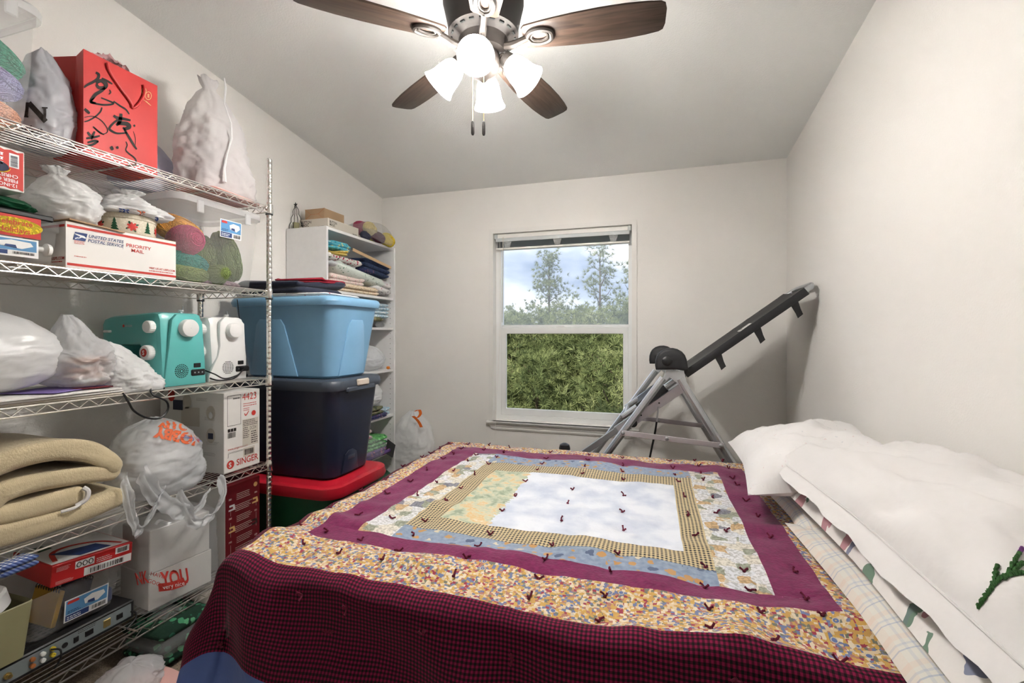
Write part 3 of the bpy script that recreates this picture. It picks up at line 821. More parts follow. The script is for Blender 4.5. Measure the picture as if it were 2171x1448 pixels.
for (u, v) in [(600 + x / 3.0167, 920 + y / 3.0167) for x, y in
    [(1070,58),(1182,65),(1320,70),(1450,80),(1140,88),(1285,98),(1412,113),(1002,92),(943,112),(1090,122),(890,140),(1022,157),(1232,128),(1183,165),(1365,147),(765,202),(920,230),(1315,186),(1090,235),(1227,255),(657,285),(815,298),(985,302),(1140,335),(497,352),(668,378),(862,390),(1042,420),(1485,375),(307,468),(485,507),(697,535),(910,553),(1402,472),(113,580),(275,628),(500,680),(832,637),(1322,628),(130,715),(360,773),(745,738),(1247,710),(637,825),(1172,808),(1090,920)]] + \
    [(1100 + x / 2.743, 920 + y / 2.743) for x, y in
    [(182,103),(407,122),(602,133),(875,147),(1023,152),(1185,155),(160,135),(400,153),(607,175),(897,190),(1048,183),(1220,197),(135,167),(383,192),(602,215),(910,232),(1058,222),(1245,250),(108,203),(370,228),(605,258),(928,272),(1073,270),(1267,287),(40,268),(312,310),(608,347),(963,355),(1130,355),(1320,385),(285,390),(600,432),(983,457),(1150,453),(1390,475),(250,488),(608,541),(1025,573),(1208,560),(1460,610),(195,643),(575,700),(1083,768),(1310,790),(1603,805),(150,738),(533,795),(1080,880),(1340,897),(1670,965),(117,825),(500,925),(1105,1015),(1405,1040),(1765,1078),(57,935),(465,1045),(1118,1168),(1485,1235),(1868,1277)]]:
    q = pix(u, v, z=QZ); TIES.append((q.x, q.y))
TOPT = list(TIES)
quilt = thing('patchwork_quilt', 'tied patchwork quilt with maroon, calico and checked borders spread over the bed', 'quilt', ((QX + XR) / 2, 1.74, .4))
# panels in unrolled quilt coordinates: (name, material, a0, a1, b0, b1)
A = [QX, -1.045, -.91, -.785, -.70, .09, .165, .29, .41, .53]
B = [QN, 1.19, 1.262, 1.347, 1.436, 2.03, 2.14, 2.28, 2.385, QF]
def wav(a, b):   # seams are not perfectly straight
    return V((a + .006 * noise.noise(V((b * 4, a, 3))), b + .008 * noise.noise(V((a * 4, b * 2, 8)))))
def panel(name, m, rects, step=.0165):
    mb = MB(); mb.uv = []
    for a0, a1, b0, b1 in rects:
        na = max(2, int((a1 - a0) / step)); nb = max(2, int((b1 - b0) / step))
        def fn(s, t):
            q = wav(lerp(a0, a1, s), lerp(b0, b1, t)); return qpos(q.x, q.y)
        mb.grid(fn, na, nb, 0, lambda s, t: (lerp(a0, a1, s), lerp(b0, b1, t)))
    mb.build(name, m, quilt, ang=180, fix=False); return mb
def ringr(i, left=True):
    a0, a1, b0, b1 = A[i], A[9 - i] if i else A[9], B[i], B[9 - i] if i else B[9]
    return a0, a1, b0, b1
allq = MB()
def padd(mb): allq.add(mb.v, mb.f)
padd(panel('sky_panel', 'q_sky', [(A[4], A[5], B[4], B[5])]))
padd(panel('checked_border', 'q_tancheck', [(A[3], A[6], B[3], B[4]), (A[3], A[6], B[5], B[6]), (A[3], A[4], B[4], B[5]), (A[5], A[6], B[4], B[5])]))
padd(panel('animal_border', 'q_animals', [(A[3], A[6], B[2], B[3])])); padd(panel('animal_border', 'q_animals', [(A[3], A[6], B[6], B[7])]))
padd(panel('cabin_border', 'q_cabins', [(A[2], A[3], B[2], B[7])])); padd(panel('cabin_border', 'q_cabins', [(A[6], A[7], B[2], B[7])]))
padd(panel('maroon_border', 'q_maroon', [(A[1], A[8], B[1], B[2]), (A[1], A[8], B[7], B[8]), (A[1], A[2], B[2], B[7]), (A[7], A[8], B[2], B[7])]))
padd(panel('calico_border', 'q_calico', [(A[0], A[9], B[0], B[1]), (A[0], A[9], B[8], B[9] + .06), (A[0], A[1], B[1], B[8]), (A[8], A[9], B[1], B[8])]))
HB = .27
padd(panel('plaid_drop', 'q_check', [(A[0] - HB, .60, B[0] - HB, B[0]), (A[0] - HB, A[0], B[0], B[9] + .06), (A[0], A[9], B[9] + .06, B[9] + HB)], .02))
padd(panel('hem', 'blue_hem', [(A[0] - HB - .13, .60, B[0] - HB - .13, B[0] - HB), (A[0] - HB - .13, A[0] - HB, B[0] - HB, B[9] + .06)], .02))
qb = allq.bvh()
rng = random.Random(5)
tie_px = [(600 + x / 3.0167, 920 + y / 3.0167) for x, y in [(120, 1030), (405, 1112), (900, 1265), (1465, 1425)]] + [(470, 1365), (700, 1338), (1560, 1440)]
pts = [V((a, b, QZ + qz(a, b))) for a, b in TIES]
nrm = [V((0, 0, 1))] * len(pts)
for u, v in tie_px:
    h = qb.ray_cast(CAM, ray(u, v))
    if h[0] is not None: pts.append(h[0]); nrm.append(h[1] if h[1].dot(ray(u, v)) < 0 else -h[1])
for p, nv in zip(pts, nrm):
    Rm = nv.to_track_quat('Z', 'Y').to_matrix() @ RZ(rng.uniform(0, 6.28)); mb = MB()
    for sg in (-1, 1):
        l = rng.uniform(.007, .015); h_ = rng.uniform(.002, .012)
        mb.tube([p + Rm @ V(q) for q in spline([(0, 0, .001), (sg * l * .5, rng.uniform(-.004, .004), .004 + h_ * .3), (sg * l, rng.uniform(-.006, .006), .003 + h_)], 3)], [.0026] * 6 + [.0034], 6)
    mb.lathe([(.001, -.003), (.0045, 0), (.0045, .003), (.001, .006)], p, Rm, 7)
    mb.build('yarn_tie', 'tie_yarn', quilt)

def pillow(name, m, label, M4, L, W, Tk, seed, lump=.012, p=3.2, hem=None, group=None, shape=None):
    """cushion L x W x Tk in its own frame, placed by M4"""
    mb = MB(); n1, n2 = 44, 34; mb.uv = []
    def f(s, t, side):
        u = 2 * s - 1; v = 2 * t - 1
        th = max(0, (1 - abs(u) ** p)) ** .55 * max(0, (1 - abs(v) ** p)) ** .55
        pin = 1 + .05 * (abs(u) * abs(v)) ** 2 - .05 * (1 - abs(u)) * abs(v) ** 3 - .04 * (1 - abs(v)) * abs(u) ** 3
        w_ = noise.noise(V((u * 2 + seed, v * 2, side))) * lump * 2 + noise.noise(V((u * 5 + seed, v * 4, side * 3))) * lump + noise.noise(V((u * 11, v * 9 + seed, side * 2))) * lump * .35
        rad = abs(noise.noise(V((math.atan2(v, u) * 4, seed, side)))) * lump * 1.2 * max(abs(u), abs(v)) ** 2
        z = side * (Tk / 2 * th + (w_ - rad) * th ** .5 * (1 if side > 0 else .2))
        if side < 0: z *= .45
        P_ = V((u * L / 2 * pin, v * W / 2 * pin, z))
        if shape: P_ = shape(P_, u, v)
        return M4 @ P_
    for side in (1, -1):
        mb.grid(lambda s, t: f(s, t, side), n1, n2, 0, lambda s, t: (s * L, t * W))
    if hem is None:
        o = solo(mb, name, m, label, 'pillow', group, ang=180, fix=False); return o, mb, f
    c = M4 @ V((0, 0, -Tk / 2))
    r = thing(name, label, 'pillow', c, None, group); mb.build('case', m, r, ang=180, fix=False)
    return r, mb, f
def place(c, rx=0, ry=0, rz=0): return Matrix.Translation(V(c)) @ Euler((math.radians(rx), math.radians(ry), math.radians(rz))).to_matrix().to_4x4()
# stack against the right wall; local x runs along the wall (world y), local y towards the wall
pillow('plaid_pillow', 'plaid', 'flat pale plaid pillow lowest under the plain white pillow', place((.655, 1.74, .630), -2, 0, 90), .56, .44, .085, 3.3, .006)
pillow('plaid_pillow', 'plaid', 'long pale plaid pillow under the floral and embroidered pillows', place((.650, 1.17, .634), -2, 0, 90), .96, .45, .10, 7.7, .006)
pillow('floral_pillow', 'print_rose', 'pillow in rose and blue floral print, squashed beneath the embroidered pillow', place((.662, 1.27, .718), -5, 0, 90), 1.0, .43, .12, 1.7, .014)
pillow('white_pillow', 'print_pillow', 'plump white pillow with faint sprigs, tucked behind the embroidered one', place((.60, 2.06, .738), -8, 0, 86), .76, .51, .23, 5.1, .018)
def emb_shape(P_, u, v): return P_ + V((0, 0, -.05 * (1 - sstep(-1, -.2, u)) * 0))
ew, emb, ef = pillow('embroidered_pillow', 'cloth_white', 'large white pillow embroidered with a green lavender sprig', place((.668, 1.315, .826), -9, 0, 92.5), 1.08, .415, .17, 9.4, .020, hem=1)
eb = emb.bvh()
# hem cuff: a thin flap along the room-side edge
# local +v points to the wall or to the room depending on the rotation: pick the room side
edge_v = 1.0 if ef(.5, 1.0, 1).x < ef(.5, 0.0, 1).x else 0.0
def cuff(s, t):
    q = ef(s * .96 + .02, edge_v, 1); n_ = noise.noise(V((s * 5, 3, 0))) * .020 + noise.noise(V((s * 17, 3, 5))) * .006
    return q + V(((-.036 + n_ * .5) * t, .006 * noise.noise(V((s * 8, 1, 1))) * t, -.012 * t - .018 * t * t + n_ * t))
mb = MB(); mb.grid(cuff, 50, 5); mb.build('hem_cuff', 'cloth_white', ew, ang=180, fix=False)
mb = MB(); mb.tube([ef(s / 60 * .96 + .02, edge_v, 1) + V((-.004, 0, .004)) for s in range(61)], .0022, 5); mb.build('seam', 'cloth_white', ew)
mb = MB(); fnp = px_fn(eb, 0, 0, 0, .002)
def onp(u, v):
    h = eb.ray_cast(CAM, ray(u, v)); return None if h[0] is None else h[0]
def stitch(path, w0, m, name):
    mb = MB(); r_ = random.Random(len(path)); sp = spline([(u, v, 0) for u, v in path], 8)
    for i in range(len(sp) - 1):
        for j in range(2):
            u, v = sp[i].lerp(sp[i + 1], j / 2)[:2]; a = onp(u, v)
            if a is None: continue
            b = onp(u + r_.uniform(-w0, w0), v - w0 * r_.uniform(.6, 1.2))
            if b is None: continue
            mb.tube([a + V((0, 0, .001)), (a + b) / 2 + V((-.001, 0, .004)), b + V((0, 0, .001))], .0022, 5)
    if mb.v: mb.build(name, m, ew)
stitch([(2074, 1292), (2095, 1262), (2120, 1232), (2150, 1222), (2168, 1219)], 5, 'stitch_green', 'embroidered_stem')
stitch([(2107, 1245), (2110, 1225), (2113, 1204)], 6, 'stitch_green', 'embroidered_leaf')
stitch([(2132, 1230), (2146, 1205), (2160, 1178)], 7, 'stitch_green', 'embroidered_leaf')
stitch([(2145, 1222), (2160, 1205), (2169, 1198)], 5, 'stitch_green', 'embroidered_leaf')
stitch([(2164, 1172), (2169, 1166)], 4, 'stitch_purple', 'embroidered_bud')

# ------------------------------------------------------------------ inversion table
it = thing('inversion_table', 'grey tubular inversion table with black sling bed leaning on the wall', 'exercise machine', (.1, 3.0, 0))
NY, FYY = 2.74, 3.27
def tubep(name, pts, r, m='silver', par=None, n=10):
    return MB().tube(pts, r, n).build(name, m, par or it)
for y, tag_ in ((NY, 0), (FYY, 1)):
    dx = -.035 if tag_ else 0
    dx -= .03; top = V((.125 + dx, y, 1.00)); L0 = V((-.575 + dx, y - (.03 if not tag_ else -.02), .02)); R0 = V((.75 + dx, y - (.03 if not tag_ else -.02), .02))
    la = V((.095 + dx, y, .985)); ra = V((.185 + dx, y, .985))
    tubep('leg', [la, L0], .021); tubep('leg', [ra, R0], .021)
    for q in (L0, R0): MB().rbox((q.x, q.y, .016), (.07, .05, .032), .006).build('foot_cap', 'black', it)
    # gusset plate at the apex
    MB().prism([(-.075, -.10), (-.02, .03), (.075, .03), (.095, -.06), (.05, -.05), (.0, -.01)], (.13 + dx, y + .006, 1.0), (1, 0, 0), (0, 0, 1), .012, 0, .002).build('hinge_plate', 'silver', it)
    # folding brace between the legs
    def legat(a, b, z): return a.lerp(b, (a.z - z) / (a.z - b.z))
    zb = .665
    bl_, br_ = legat(la, L0, zb), legat(ra, R0, zb - .035); mid = bl_.lerp(br_, .44)
    oy = V((0, -.026, 0))
    for p0, p1 in ((bl_, mid.lerp(br_, .08)), (mid, br_)):
        d = (p1 - p0); c = (p0 + p1) / 2 + oy; R = RY(-math.atan2(d.z, d.x))
        MB().rbox(c + V((0, -.002 if p0 is mid else 0, 0)), (d.length + .03, .004, .030), .0015, R).build('brace', 'silver_flat', it)
    for q in (bl_, mid.lerp(br_, .04), br_): MB().lathe([(.011, 0), (.011, .004), (.006, .007), (.001, .008)], q + oy + V((0, -.004, 0)), RX(math.pi / 2), 12).build('bolt', 'silver', it)
    # padded pivot cover: an arched boot
    mb = MB(); cx = .138 + dx; prof = [(-.105, -.055), (-.110, -.02), (-.108, .02), (-.099, .055), (-.083, .084), (-.058, .107), (-.025, .120), (.010, .122), (.042, .114), (.070, .095), (.090, .067), (.102, .03), (.108, -.01), (.112, -.058), (.06, -.054), (0, -.052), (-.06, -.054)]
    prof = [(a * .80, b * .70) for a, b in prof]
    mb.prism(prof, (cx, y + .035, 1.072), (1, 0, 0), (0, 0, 1), .07, 0, .016)
    mb.build('pivot_cover', 'black_soft', it, ang=60)
    MB().lathe([(.026, 0), (.026, .006), (.018, .012), (.001, .013)], (cx - .025, y - .034, 1.085), RX(math.pi / 2), 18).build('cover_snap', 'black', it)
for u0 in (0, 1):   # rear cross bars tie both frames at the floor
    x = -.575 if u0 == 0 else .70
    tubep('floor_bar', [(x, NY - .02, .03), (x, FYY + .02, .03)], .016)
# tilting bed: frame runs from lower left up to the right wall
def bp(s, y, off=0):      # s metres along the bed from the pivot, off = above its plane
    a = math.radians(37.3); d = V((math.cos(a), 0, math.sin(a))); n_ = V((-math.sin(a), 0, math.cos(a)))
    q = V((.095, 0, .935)) + d * s + n_ * off; return V((q.x, y, q.z))
y0, y1 = 2.83, 3.19
pa = [bp(.06, y0), bp(.87, y0), bp(.925, y0 + .02), bp(.945, y0 + .07), bp(.945, y1 - .07), bp(.925, y1 - .02), bp(.87, y1), bp(.06, y1)]
tubep('bed_frame', pa, .0165)
tubep('bed_frame', [bp(.10, y0), bp(-.33, y0)], .018); tubep('bed_frame', [bp(.10, y1), bp(-.33, y1)], .018)
tubep('cross_tube', [bp(-.31, y0 + .01), bp(-.31, y1 - .01)], .014)
def sling(s0, s1, nm):
    mb = MB(); sec = []
    for k in range(25):
        a = 2 * math.pi * k / 24
    ys = [lerp(y0 - .022, y1 + .022, k / 16) for k in range(17)]
    def f(a, b):
        s = lerp(s0, s1, a); yy = lerp(y0 - .02, y1 + .02, b); sag = -.012 * math.sin(math.pi * b) + .002 * noise.noise(V((s * 20, yy * 14, 0)))
        return bp(s, yy, .019 + sag)
    mb.grid(f, 30, 16)
    mb.grid(lambda a, b: bp(lerp(s0, s1, a), y0 - .02 - .004 * math.sin(math.pi * b), lerp(.019, -.024, b)), 30, 4)
    mb.grid(lambda a, b: bp(lerp(s0, s1, a), y1 + .02 + .004 * math.sin(math.pi * b), lerp(.019, -.024, b)), 30, 4)
    mb.grid(lambda a, b: bp(lerp(s0, s1, a), lerp(y0 - .02, y1 + .02, b), -.024), 10, 4)
    return mb.build(nm, 'black_soft', it, ang=50)
sling(.115, .885, 'sling_pad'); sling(-.22, -.02, 'lower_pad')
for s in (.32, .57, .80):
    MB().loft([[bp(s - .02, y0 - .01, -.024), bp(s + .022, y0 - .01, -.024), bp(s + .022, y0 - .004, -.024), bp(s - .02, y0 - .004, -.024)],
               [bp(s - .01, y0 - .015, -.024) + V((.012, 0, -.045)), bp(s + .02, y0 - .015, -.024) + V((.012, 0, -.04)), bp(s + .02, y0 - .009, -.024) + V((.012, 0, -.04)), bp(s - .01, y0 - .009, -.024) + V((.012, 0, -.045))],
               [bp(s - .005, y0 - .012, -.024) + V((.02, 0, -.075)), bp(s + .015, y0 - .012, -.024) + V((.028, 0, -.065)), bp(s + .015, y0 - .006, -.024) + V((.028, 0, -.065)), bp(s - .005, y0 - .006, -.024) + V((.02, 0, -.075))]]).build('strap_tab', 'black', it)
lb = MB(); o_, ex_, ey_ = bp(.50, y0 + .03, .0165), bp(1, 0) - bp(0, 0), V((0, 1, 0)); lb.prism([(0, 0), (.075, 0), (.075, .075), (0, .075)], o_, ex_, ey_, .002)
wl = lb.build('warning_label', 'box_white', it)
lb = MB(); fine_print(lb, .03, .008, .07, .068, 7, o_ + V((-.002, 0, .003)), ex_, ey_, random.Random(1)); lb.rect(.006, .01, .025, .06, o_ + V((-.002, 0, .003)), ex_, ey_); lb.build('warning_print', 'grey_print', wl, smooth=False)
# lower boom (height selector) with pin knob, ankle end with black pads
def boom(s): 
    a = math.radians(37.3); q = V((.10, 2.98, .86)) + V((math.cos(a), 0, math.sin(a))) * s; return q
R = RY(-math.radians(37.3))
MB().rbox(boom(-.14), (.52, .045, .05), .004, R).build('main_shaft', 'silver', it)
MB().rbox(boom(-.14) + V((0, -.10, 0)), (.46, .004, .052), .001, R).build('side_rail', 'silver_flat', it)
MB().rbox(boom(-.62), (.62, .034, .036), .003, R).build('ankle_shaft', 'silver', it)
kn = boom(-.26) + V((0, -.105, -.005)); MB().lathe([(.010, 0), (.010, .012), (.024, .016), (.026, .03), (.020, .042), (.004, .046)], kn, RX(math.pi / 2), 16).build('pin_knob', 'black', it)
for s in (-.33, -.20, -.07): MB().lathe([(.005, 0), (.005, .002)], boom(s) + V((0, -.103, .004)), RX(math.pi / 2), 8).build('pin_hole', 'black', it)
kb = pix(1197, 950, y=2.86); e0 = boom(-.90)
tubep('ankle_bar', [V((e0.x, 2.80, e0.z)), V((e0.x, 3.16, e0.z))], .012)
MB().tube([V((kb.x, 2.86, .42)), V((kb.x, 2.86, kb.z - .01))], .011, 8).build('ankle_post', 'black', it)
MB().lathe([(.012, -.04), (.030, -.028), (.036, 0), (.030, .022), (.012, .032), (.001, .033)], (kb.x, 2.86, kb.z), None, 18).build('ankle_ball', 'black', it)
st = boom(-.05) + V((-.02, -.11, -.03)); tubep('tether_hook', [st, st + V((-.01, 0, -.09))], .005)
tubep('tether_strap', spline([st + V((-.01, 0, -.09)), st + V((-.02, 0, -.16)), st + V((-.04, 0, -.26)), st + V((-.07, 0, -.42))], 5), .006, 'black')

# ------------------------------------------------------------------ wire shelving
SXF, SXB, SYR, SYL = -1.75, -2.185, 1.744, .50
SZ = [1.850, 1.446, 1.030, .623, .187]
sh = thing('wire_shelving', 'chrome wire shelving unit loaded with boxes, bags and sewing machines', 'shelving unit', ((SXF + SXB) / 2, (SYR + SYL) / 2, 0))
pm = None
for x in (SXF, SXB):
    for y in (SYR, SYL):
        prof = [(.004, 0), (.016, .002), (.016, .02), (.0127, .025)]
        z = .05
        while z < 2.06:
            prof += [(.0127, z), (.0119, z + .0012), (.0119, z + .0028), (.0127, z + .004)]; z += .0254
        prof += [(.0127, 2.072), (.010, 2.077), (.001, 2.077)]
        mb = MB().lathe([(r, z) for r, z in prof], (0, 0, 0), None, 12)
        if pm is None:
            q = mb.build('post', 'chrome', sh, local=True); pm = q.data
        else:
            q = bpy.data.objects.new('post', pm); COL.objects.link(q); q.parent = sh; ROOT[q.name] = ROOT[sh.name]
        q.location = (x - (SXF + SXB) / 2, y - (SYR + SYL) / 2, 0)
def zig(mb, p0, p1, zt, zb, n, r=.0021):
    pts = []
    for k in range(n + 1):
        t = k / n; q = p0.lerp(p1, t); pts.append(V((q.x, q.y, zt if k % 2 else zb)))
    mb.tube(pts, r, 5)
for z in SZ:
    zt, zb = z - .003, z - .030
    mb = MB()      # deck: thin wires along the shelf, three cross rods below
    for k in range(17):
        x = lerp(SXB + .02, SXF - .02, k / 16); mb.tube([(x, SYL, zt), (x, SYR, zt)], .0016, 5)
    for y in (.84, 1.16, 1.47):
        mb.tube([(SXB, y, zt - .005), (SXF, y, zt - .005)], .0032, 6)
    dk = mb.build('shelf', 'wire', sh)
    for nm, a, b, n in (('front_rail', V((SXF, SYL, 0)), V((SXF, SYR, 0)), 46), ('back_rail', V((SXB, SYL, 0)), V((SXB, SYR, 0)), 46), ('side_rail', V((SXF, SYR, 0)), V((SXB, SYR, 0)), 16), ('side_rail', V((SXF, SYL, 0)), V((SXB, SYL, 0)), 16)):
        mb = MB()
        for zz in (zt, zb): mb.tube([V((a.x, a.y, zz)), V((b.x, b.y, zz))], .0030, 6)
        zig(mb, a, b, zt - .002, zb + .002, n); mb.build(nm, 'wire', dk)
    for x in (SXF, SXB):
        for y in (SYR, SYL):
            MB().lathe([(.0165, zb - .008), (.0175, zb - .006), (.0160, zt + .008), (.0150, zt + .010)], (x, y, 0), None, 14).build('corner_collar', 'chrome', dk)
            MB().lathe([(.0150, zb - .014), (.0165, zb - .012), (.0165, zb - .007), (.0150, zb - .006)], (x, y, 0), None, 14).build('clip_ring', 'black', dk)

# ------------------------------------------------------------------ soft things
def bag_mesh(c, rx, ry, h, prof, seed, amp=.10, n=72, m=52, pleat=.0, sq=2.4, lean=(0, 0), rot=0, fine=.25, freq=1.0, vert=.55):
    c = V(c); mb = MB(); rings = []
    for j in range(m + 1):
        t = j / m; r0 = interp(prof, t); ring = []
        for k in range(n):
            a = 2 * math.pi * k / n
            ca, sa = math.cos(a), math.sin(a)
            s_ = (abs(ca) ** sq + abs(sa) ** sq) ** (-1 / sq)
            fine = min(fine, .28); d = V((ca, sa, vert * t * 2 * h / max(rx, ry)))
            q = d * 1.5 * freq + V((seed * 3.1, seed, 0))
            rid = 1 - 2.2 * abs(noise.noise(q * 1.6)); rid2 = 1 - 2.2 * abs(noise.noise(q * 3.7 + V((5, 2, 1)))) + .6 * (1 - 2.2 * abs(noise.noise(q * 7.9)))
            f = 1 + amp * (noise.noise(q) * 1.2 + .55 * rid + fine * 1.6 * rid2)
            f += pleat * sstep(.35, 1, t) * math.sin(a * 9 + 4 * noise.noise(q))
            r = r0 * f
            x, y = ca * s_ * rx * r, sa * s_ * ry * r
            zz = h * t + h * amp * .6 * noise.noise(q * 1.3 + V((9, 9, 9))) * sstep(0, .25, t) * (1 - .4 * t)
            xr = x * math.cos(rot) - y * math.sin(rot); yr = x * math.sin(rot) + y * math.cos(rot)
            ring.append(c + V((xr + lean[0] * t * t, yr + lean[1] * t * t, max(0, zz))))
        rings.append(ring)
    mb.loft(rings, True, True); return mb
BULB = [(0, .55), (.08, .82), (.25, 1.0), (.5, .95), (.75, .70), (.9, .42), (1, .12)]
BALL = [(0, .35), (.06, .62), (.2, .90), (.45, 1.0), (.7, .86), (.88, .55), (.97, .26), (1, .05)]
SACK = [(0, .80), (.05, .95), (.3, 1.0), (.6, .85), (.8, .52), (.88, .20), (.92, .16), (1, .34)]
BUNDLE = [(0, .6), (.06, .9), (.3, 1), (.62, .8), (.8, .45), (.87, .18), (.92, .2), (1, .42)]
TALL = [(0, .92), (.04, 1), (.3, .98), (.55, .86), (.72, .64), (.84, .36), (.90, .17), (.94, .15), (1, .26)]

def fold_mesh(mb, c, size, R=None, layers=3, seed=0, wob=.012, uvs=False):
    """folded fabric: layers of soft slabs, rounded at the fold"""
    c = V(c); dx, dy, dz = size; h = dz / layers
    if uvs and mb.uv is None: mb.uv = []
    for l in range(layers):
        n, m_ = 16, 5
        sx = 1 + .06 * noise.noise(V((l * 3.3, seed, 1))); sy = 1 + .06 * noise.noise(V((l * 2.3, seed, 5)))
        rings = []
        for j in range(m_ + 1):
            t = j / m_; inset = (1 - math.sin(math.pi * (0.12 + .76 * t))) * h * .9
            ring = []
            for (x, y) in rrect(max(.01, dx * sx - 2 * inset), max(.01, dy * sy - 2 * inset), min(dx, dy) * .12, 5):
                w_ = noise.noise(V((x * 7 + seed * 3.7, y * 7, l * .7)))
                w2 = noise.noise(V((x * 24, y * 24 + seed, l * 1.7)))
                z = -dz / 2 + h * (l + t) + (wob * (w_ + .5 * w2)) * (l + t) / layers
                p = V((x + wob * .7 * w2, y + wob * .9 * w_, z)); ring.append(c + (R @ p if R else p))
                if uvs: mb.uv.append((x, y + z))
            rings.append(ring)
        mb.loft(rings)
    return mb
def skein(mb, c, l, r, R=None, seed=0):
    prof = []
    for k in range(13):
        t = k / 12; prof.append((max(.002, r * (math.sin(math.pi * t) ** .42) * (1 + .04 * math.sin(k * 2.1 + seed))), -l / 2 + l * t))
    mb.lathe([(q * .95, zz_) for q, zz_ in prof], c, R, 16)
    c = V(c); pts = []; long_ = l > 2.6 * r; tot = 30 * 14 if long_ else 34 * 14
    def rad(t): return r * (max(.02, math.sin(math.pi * t)) ** .42)
    for k in range(tot):
        if long_:
            ph = k / 14 * 2 * math.pi; t = .5 + .47 * math.sin(ph / 2); az = k / tot * 2 * math.pi * 3.03 + (math.pi if math.cos(ph / 2) < 0 else 0) + .25 * math.sin(k * .7 + seed)
        else:
            az = k / 14 * 2 * math.pi; t = .5 + .44 * math.sin(k / tot * 2 * math.pi * 5.3)
        q = rad(t); p = V((q * math.cos(az), q * math.sin(az), -l / 2 + l * t)); pts.append(c + (R @ p if R else p))
    mb.tube(pts, .0034, 5)
def carton(c, size, name, m, label, cat='box', R=None, group=None, b=.003, flat_mats=None):
    t = thing(name, label, cat, V(c) - V((0, 0, size[2] / 2)) if R is None else V(c) - V((0, 0, size[2] / 2)), R, group)
    return t

# --- top shelf
z = SZ[0]
def clear_tote(name, label, x0, x1, y0, y1, z0, h, r=.04, taper=.045, lidh=.03, lid=True):
    cx, cy = (x0 + x1) / 2, (y0 + y1) / 2; w_, d = x1 - x0, y1 - y0
    t = thing(name, label, 'storage bin', (cx, cy, z0))
    MB().rloft((cx, cy, z0), [(0, w_ - taper - .03, d - taper - .03, r), (.012, w_ - taper, d - taper, r), (h * .55, w_ - taper * .4, d - taper * .4, r), (h - .03, w_ - .01, d - .01, r), (h - .028, w_, d, r), (h, w_, d, r)], None, 6, True, False).build('tub', 'clear_tote', t)
    if lid:
        MB().rloft((cx, cy, z0 + h), [(-.018, w_ + .022, d + .022, r + .01), (.004, w_ + .024, d + .024, r + .01), (.012, w_ + .012, d + .012, r), (.013, w_ - .03, d - .03, r), (.005, w_ - .045, d - .045, r), (.005, w_ - .12, d - .12, r)], None, 6, False, True).build('lid', 'clear_lid', t)
        for sy in (y0 + d * .22, y1 - d * .22):
            MB().rbox((x1 + .012, sy, z0 + h - .03), (.008, .03, .05), .003).build('latch', 'clear_lid', t)
    return t
def sticker(t, o, ex, ey, w_, h_, seed, name='sticker'):
    """printed bin sticker: white edge, photo, blue band, barcode"""
    o, ex, ey = V(o), V(ex).normalized(), V(ey).normalized(); nz_ = ex.cross(ey).normalized(); r_ = random.Random(seed)
    mb = MB(); mb.rect(0, 0, w_, h_, o, ex, ey); s_ = mb.build(name, 'white', t, smooth=False, fix=False)
    o2 = o + nz_ * .0006; mb = MB(); b = w_ * .03
    mb.rect(b, h_ * .32, w_ - b, h_ - b, o2, ex, ey, 0); mb.rect(b, b, w_ * .55, h_ * .30, o2, ex, ey, 1)
    o3 = o + nz_ * .0012
    mb.flat([(w_ * .45, h_ * .50), (w_ * .75, h_ * .42), (w_ * .92, h_ * .62), (w_ * .88, h_ * .80), (w_ * .60, h_ * .86), (w_ * .42, h_ * .74)], o3, ex, ey, 2)
    mb.flat([(w_ * .50, h_ * .50), (w_ * .68, h_ * .44), (w_ * .66, h_ * .60), (w_ * .52, h_ * .60)], o3 + nz_ * .0006, ex, ey, 1)
    barcode(mb, w_ * .62, b * 1.5, w_ - b * 2, h_ * .26, o3, ex, ey, r_, 3)
    mb.flat([(w_ * .06, h_ * .80), (w_ * .30, h_ * .80), (w_ * .32, h_ * .87), (w_ * .28, h_ * .93), (w_ * .08, h_ * .93), (w_ * .05, h_ * .87)], o3, ex, ey, 4)
    fine_print(mb, w_ * .07, h_ * .36, w_ * .38, h_ * .50, 2, o3, ex, ey, r_, mi=1); fine_print(mb, w_ * .06, h_ * .08, w_ * .45, h_ * .25, 2, o3, ex, ey, r_, mi=2)
    mb.build('print', ['label_blue', 'usps_blue', 'white', 'ink', 'usps_red'], s_, smooth=False, fix=False)
ct_ = clear_tote('storage_tote', 'clear tote of pastel yarn beside the red gift bag', -2.17, -1.80, .55, .925, z, .375, .05)
for nm, m, c, l, r, R in (('yarn_skein', 'yarn_jade', (-1.92, .83, z + .25), .22, .05, RX(1.2)), ('yarn_skein', 'yarn_lavender', (-1.91, .82, z + .155), .21, .055, RX(1.5)), ('yarn_skein', 'yarn_peach', (-1.91, .81, z + .055), .22, .050, RX(1.57)),
                         ('yarn_skein', 'yarn_pink', (-1.93, .78, z + .31), .20, .035, RX(1.4)), ('yarn_skein', 'yarn_lavender', (-2.06, .78, z + .06), .22, .055, RX(1.57)), ('yarn_skein', 'yarn_peach', (-2.05, .76, z + .17), .22, .055, RX(1.5))):
    mb = MB(); skein(mb, c, l, r, R); cc = m.split('_')[1]
    low = c[2] < z + .08
    solo(mb, nm, m, {'jade': 'jade green yarn skein inside the pastel yarn tote', 'pink': 'pink yarn skein topmost inside the pastel yarn tote'}.get(cc, f'{cc} yarn skein ' + ('at the front' if c[0] > -2 else 'at the back') + ' of the pastel yarn tote'), 'yarn', 'yarn in the pastel tote')
jb = bag_mesh((-1.955, 1.0, z), .085, .075, .34, BULB, 2.2, .09)
jo = solo(jb, 'plastic_bag', 'bag_joann', 'grey-white shop bag with dark serif lettering behind the red gift bag', 'bag', ang=180)
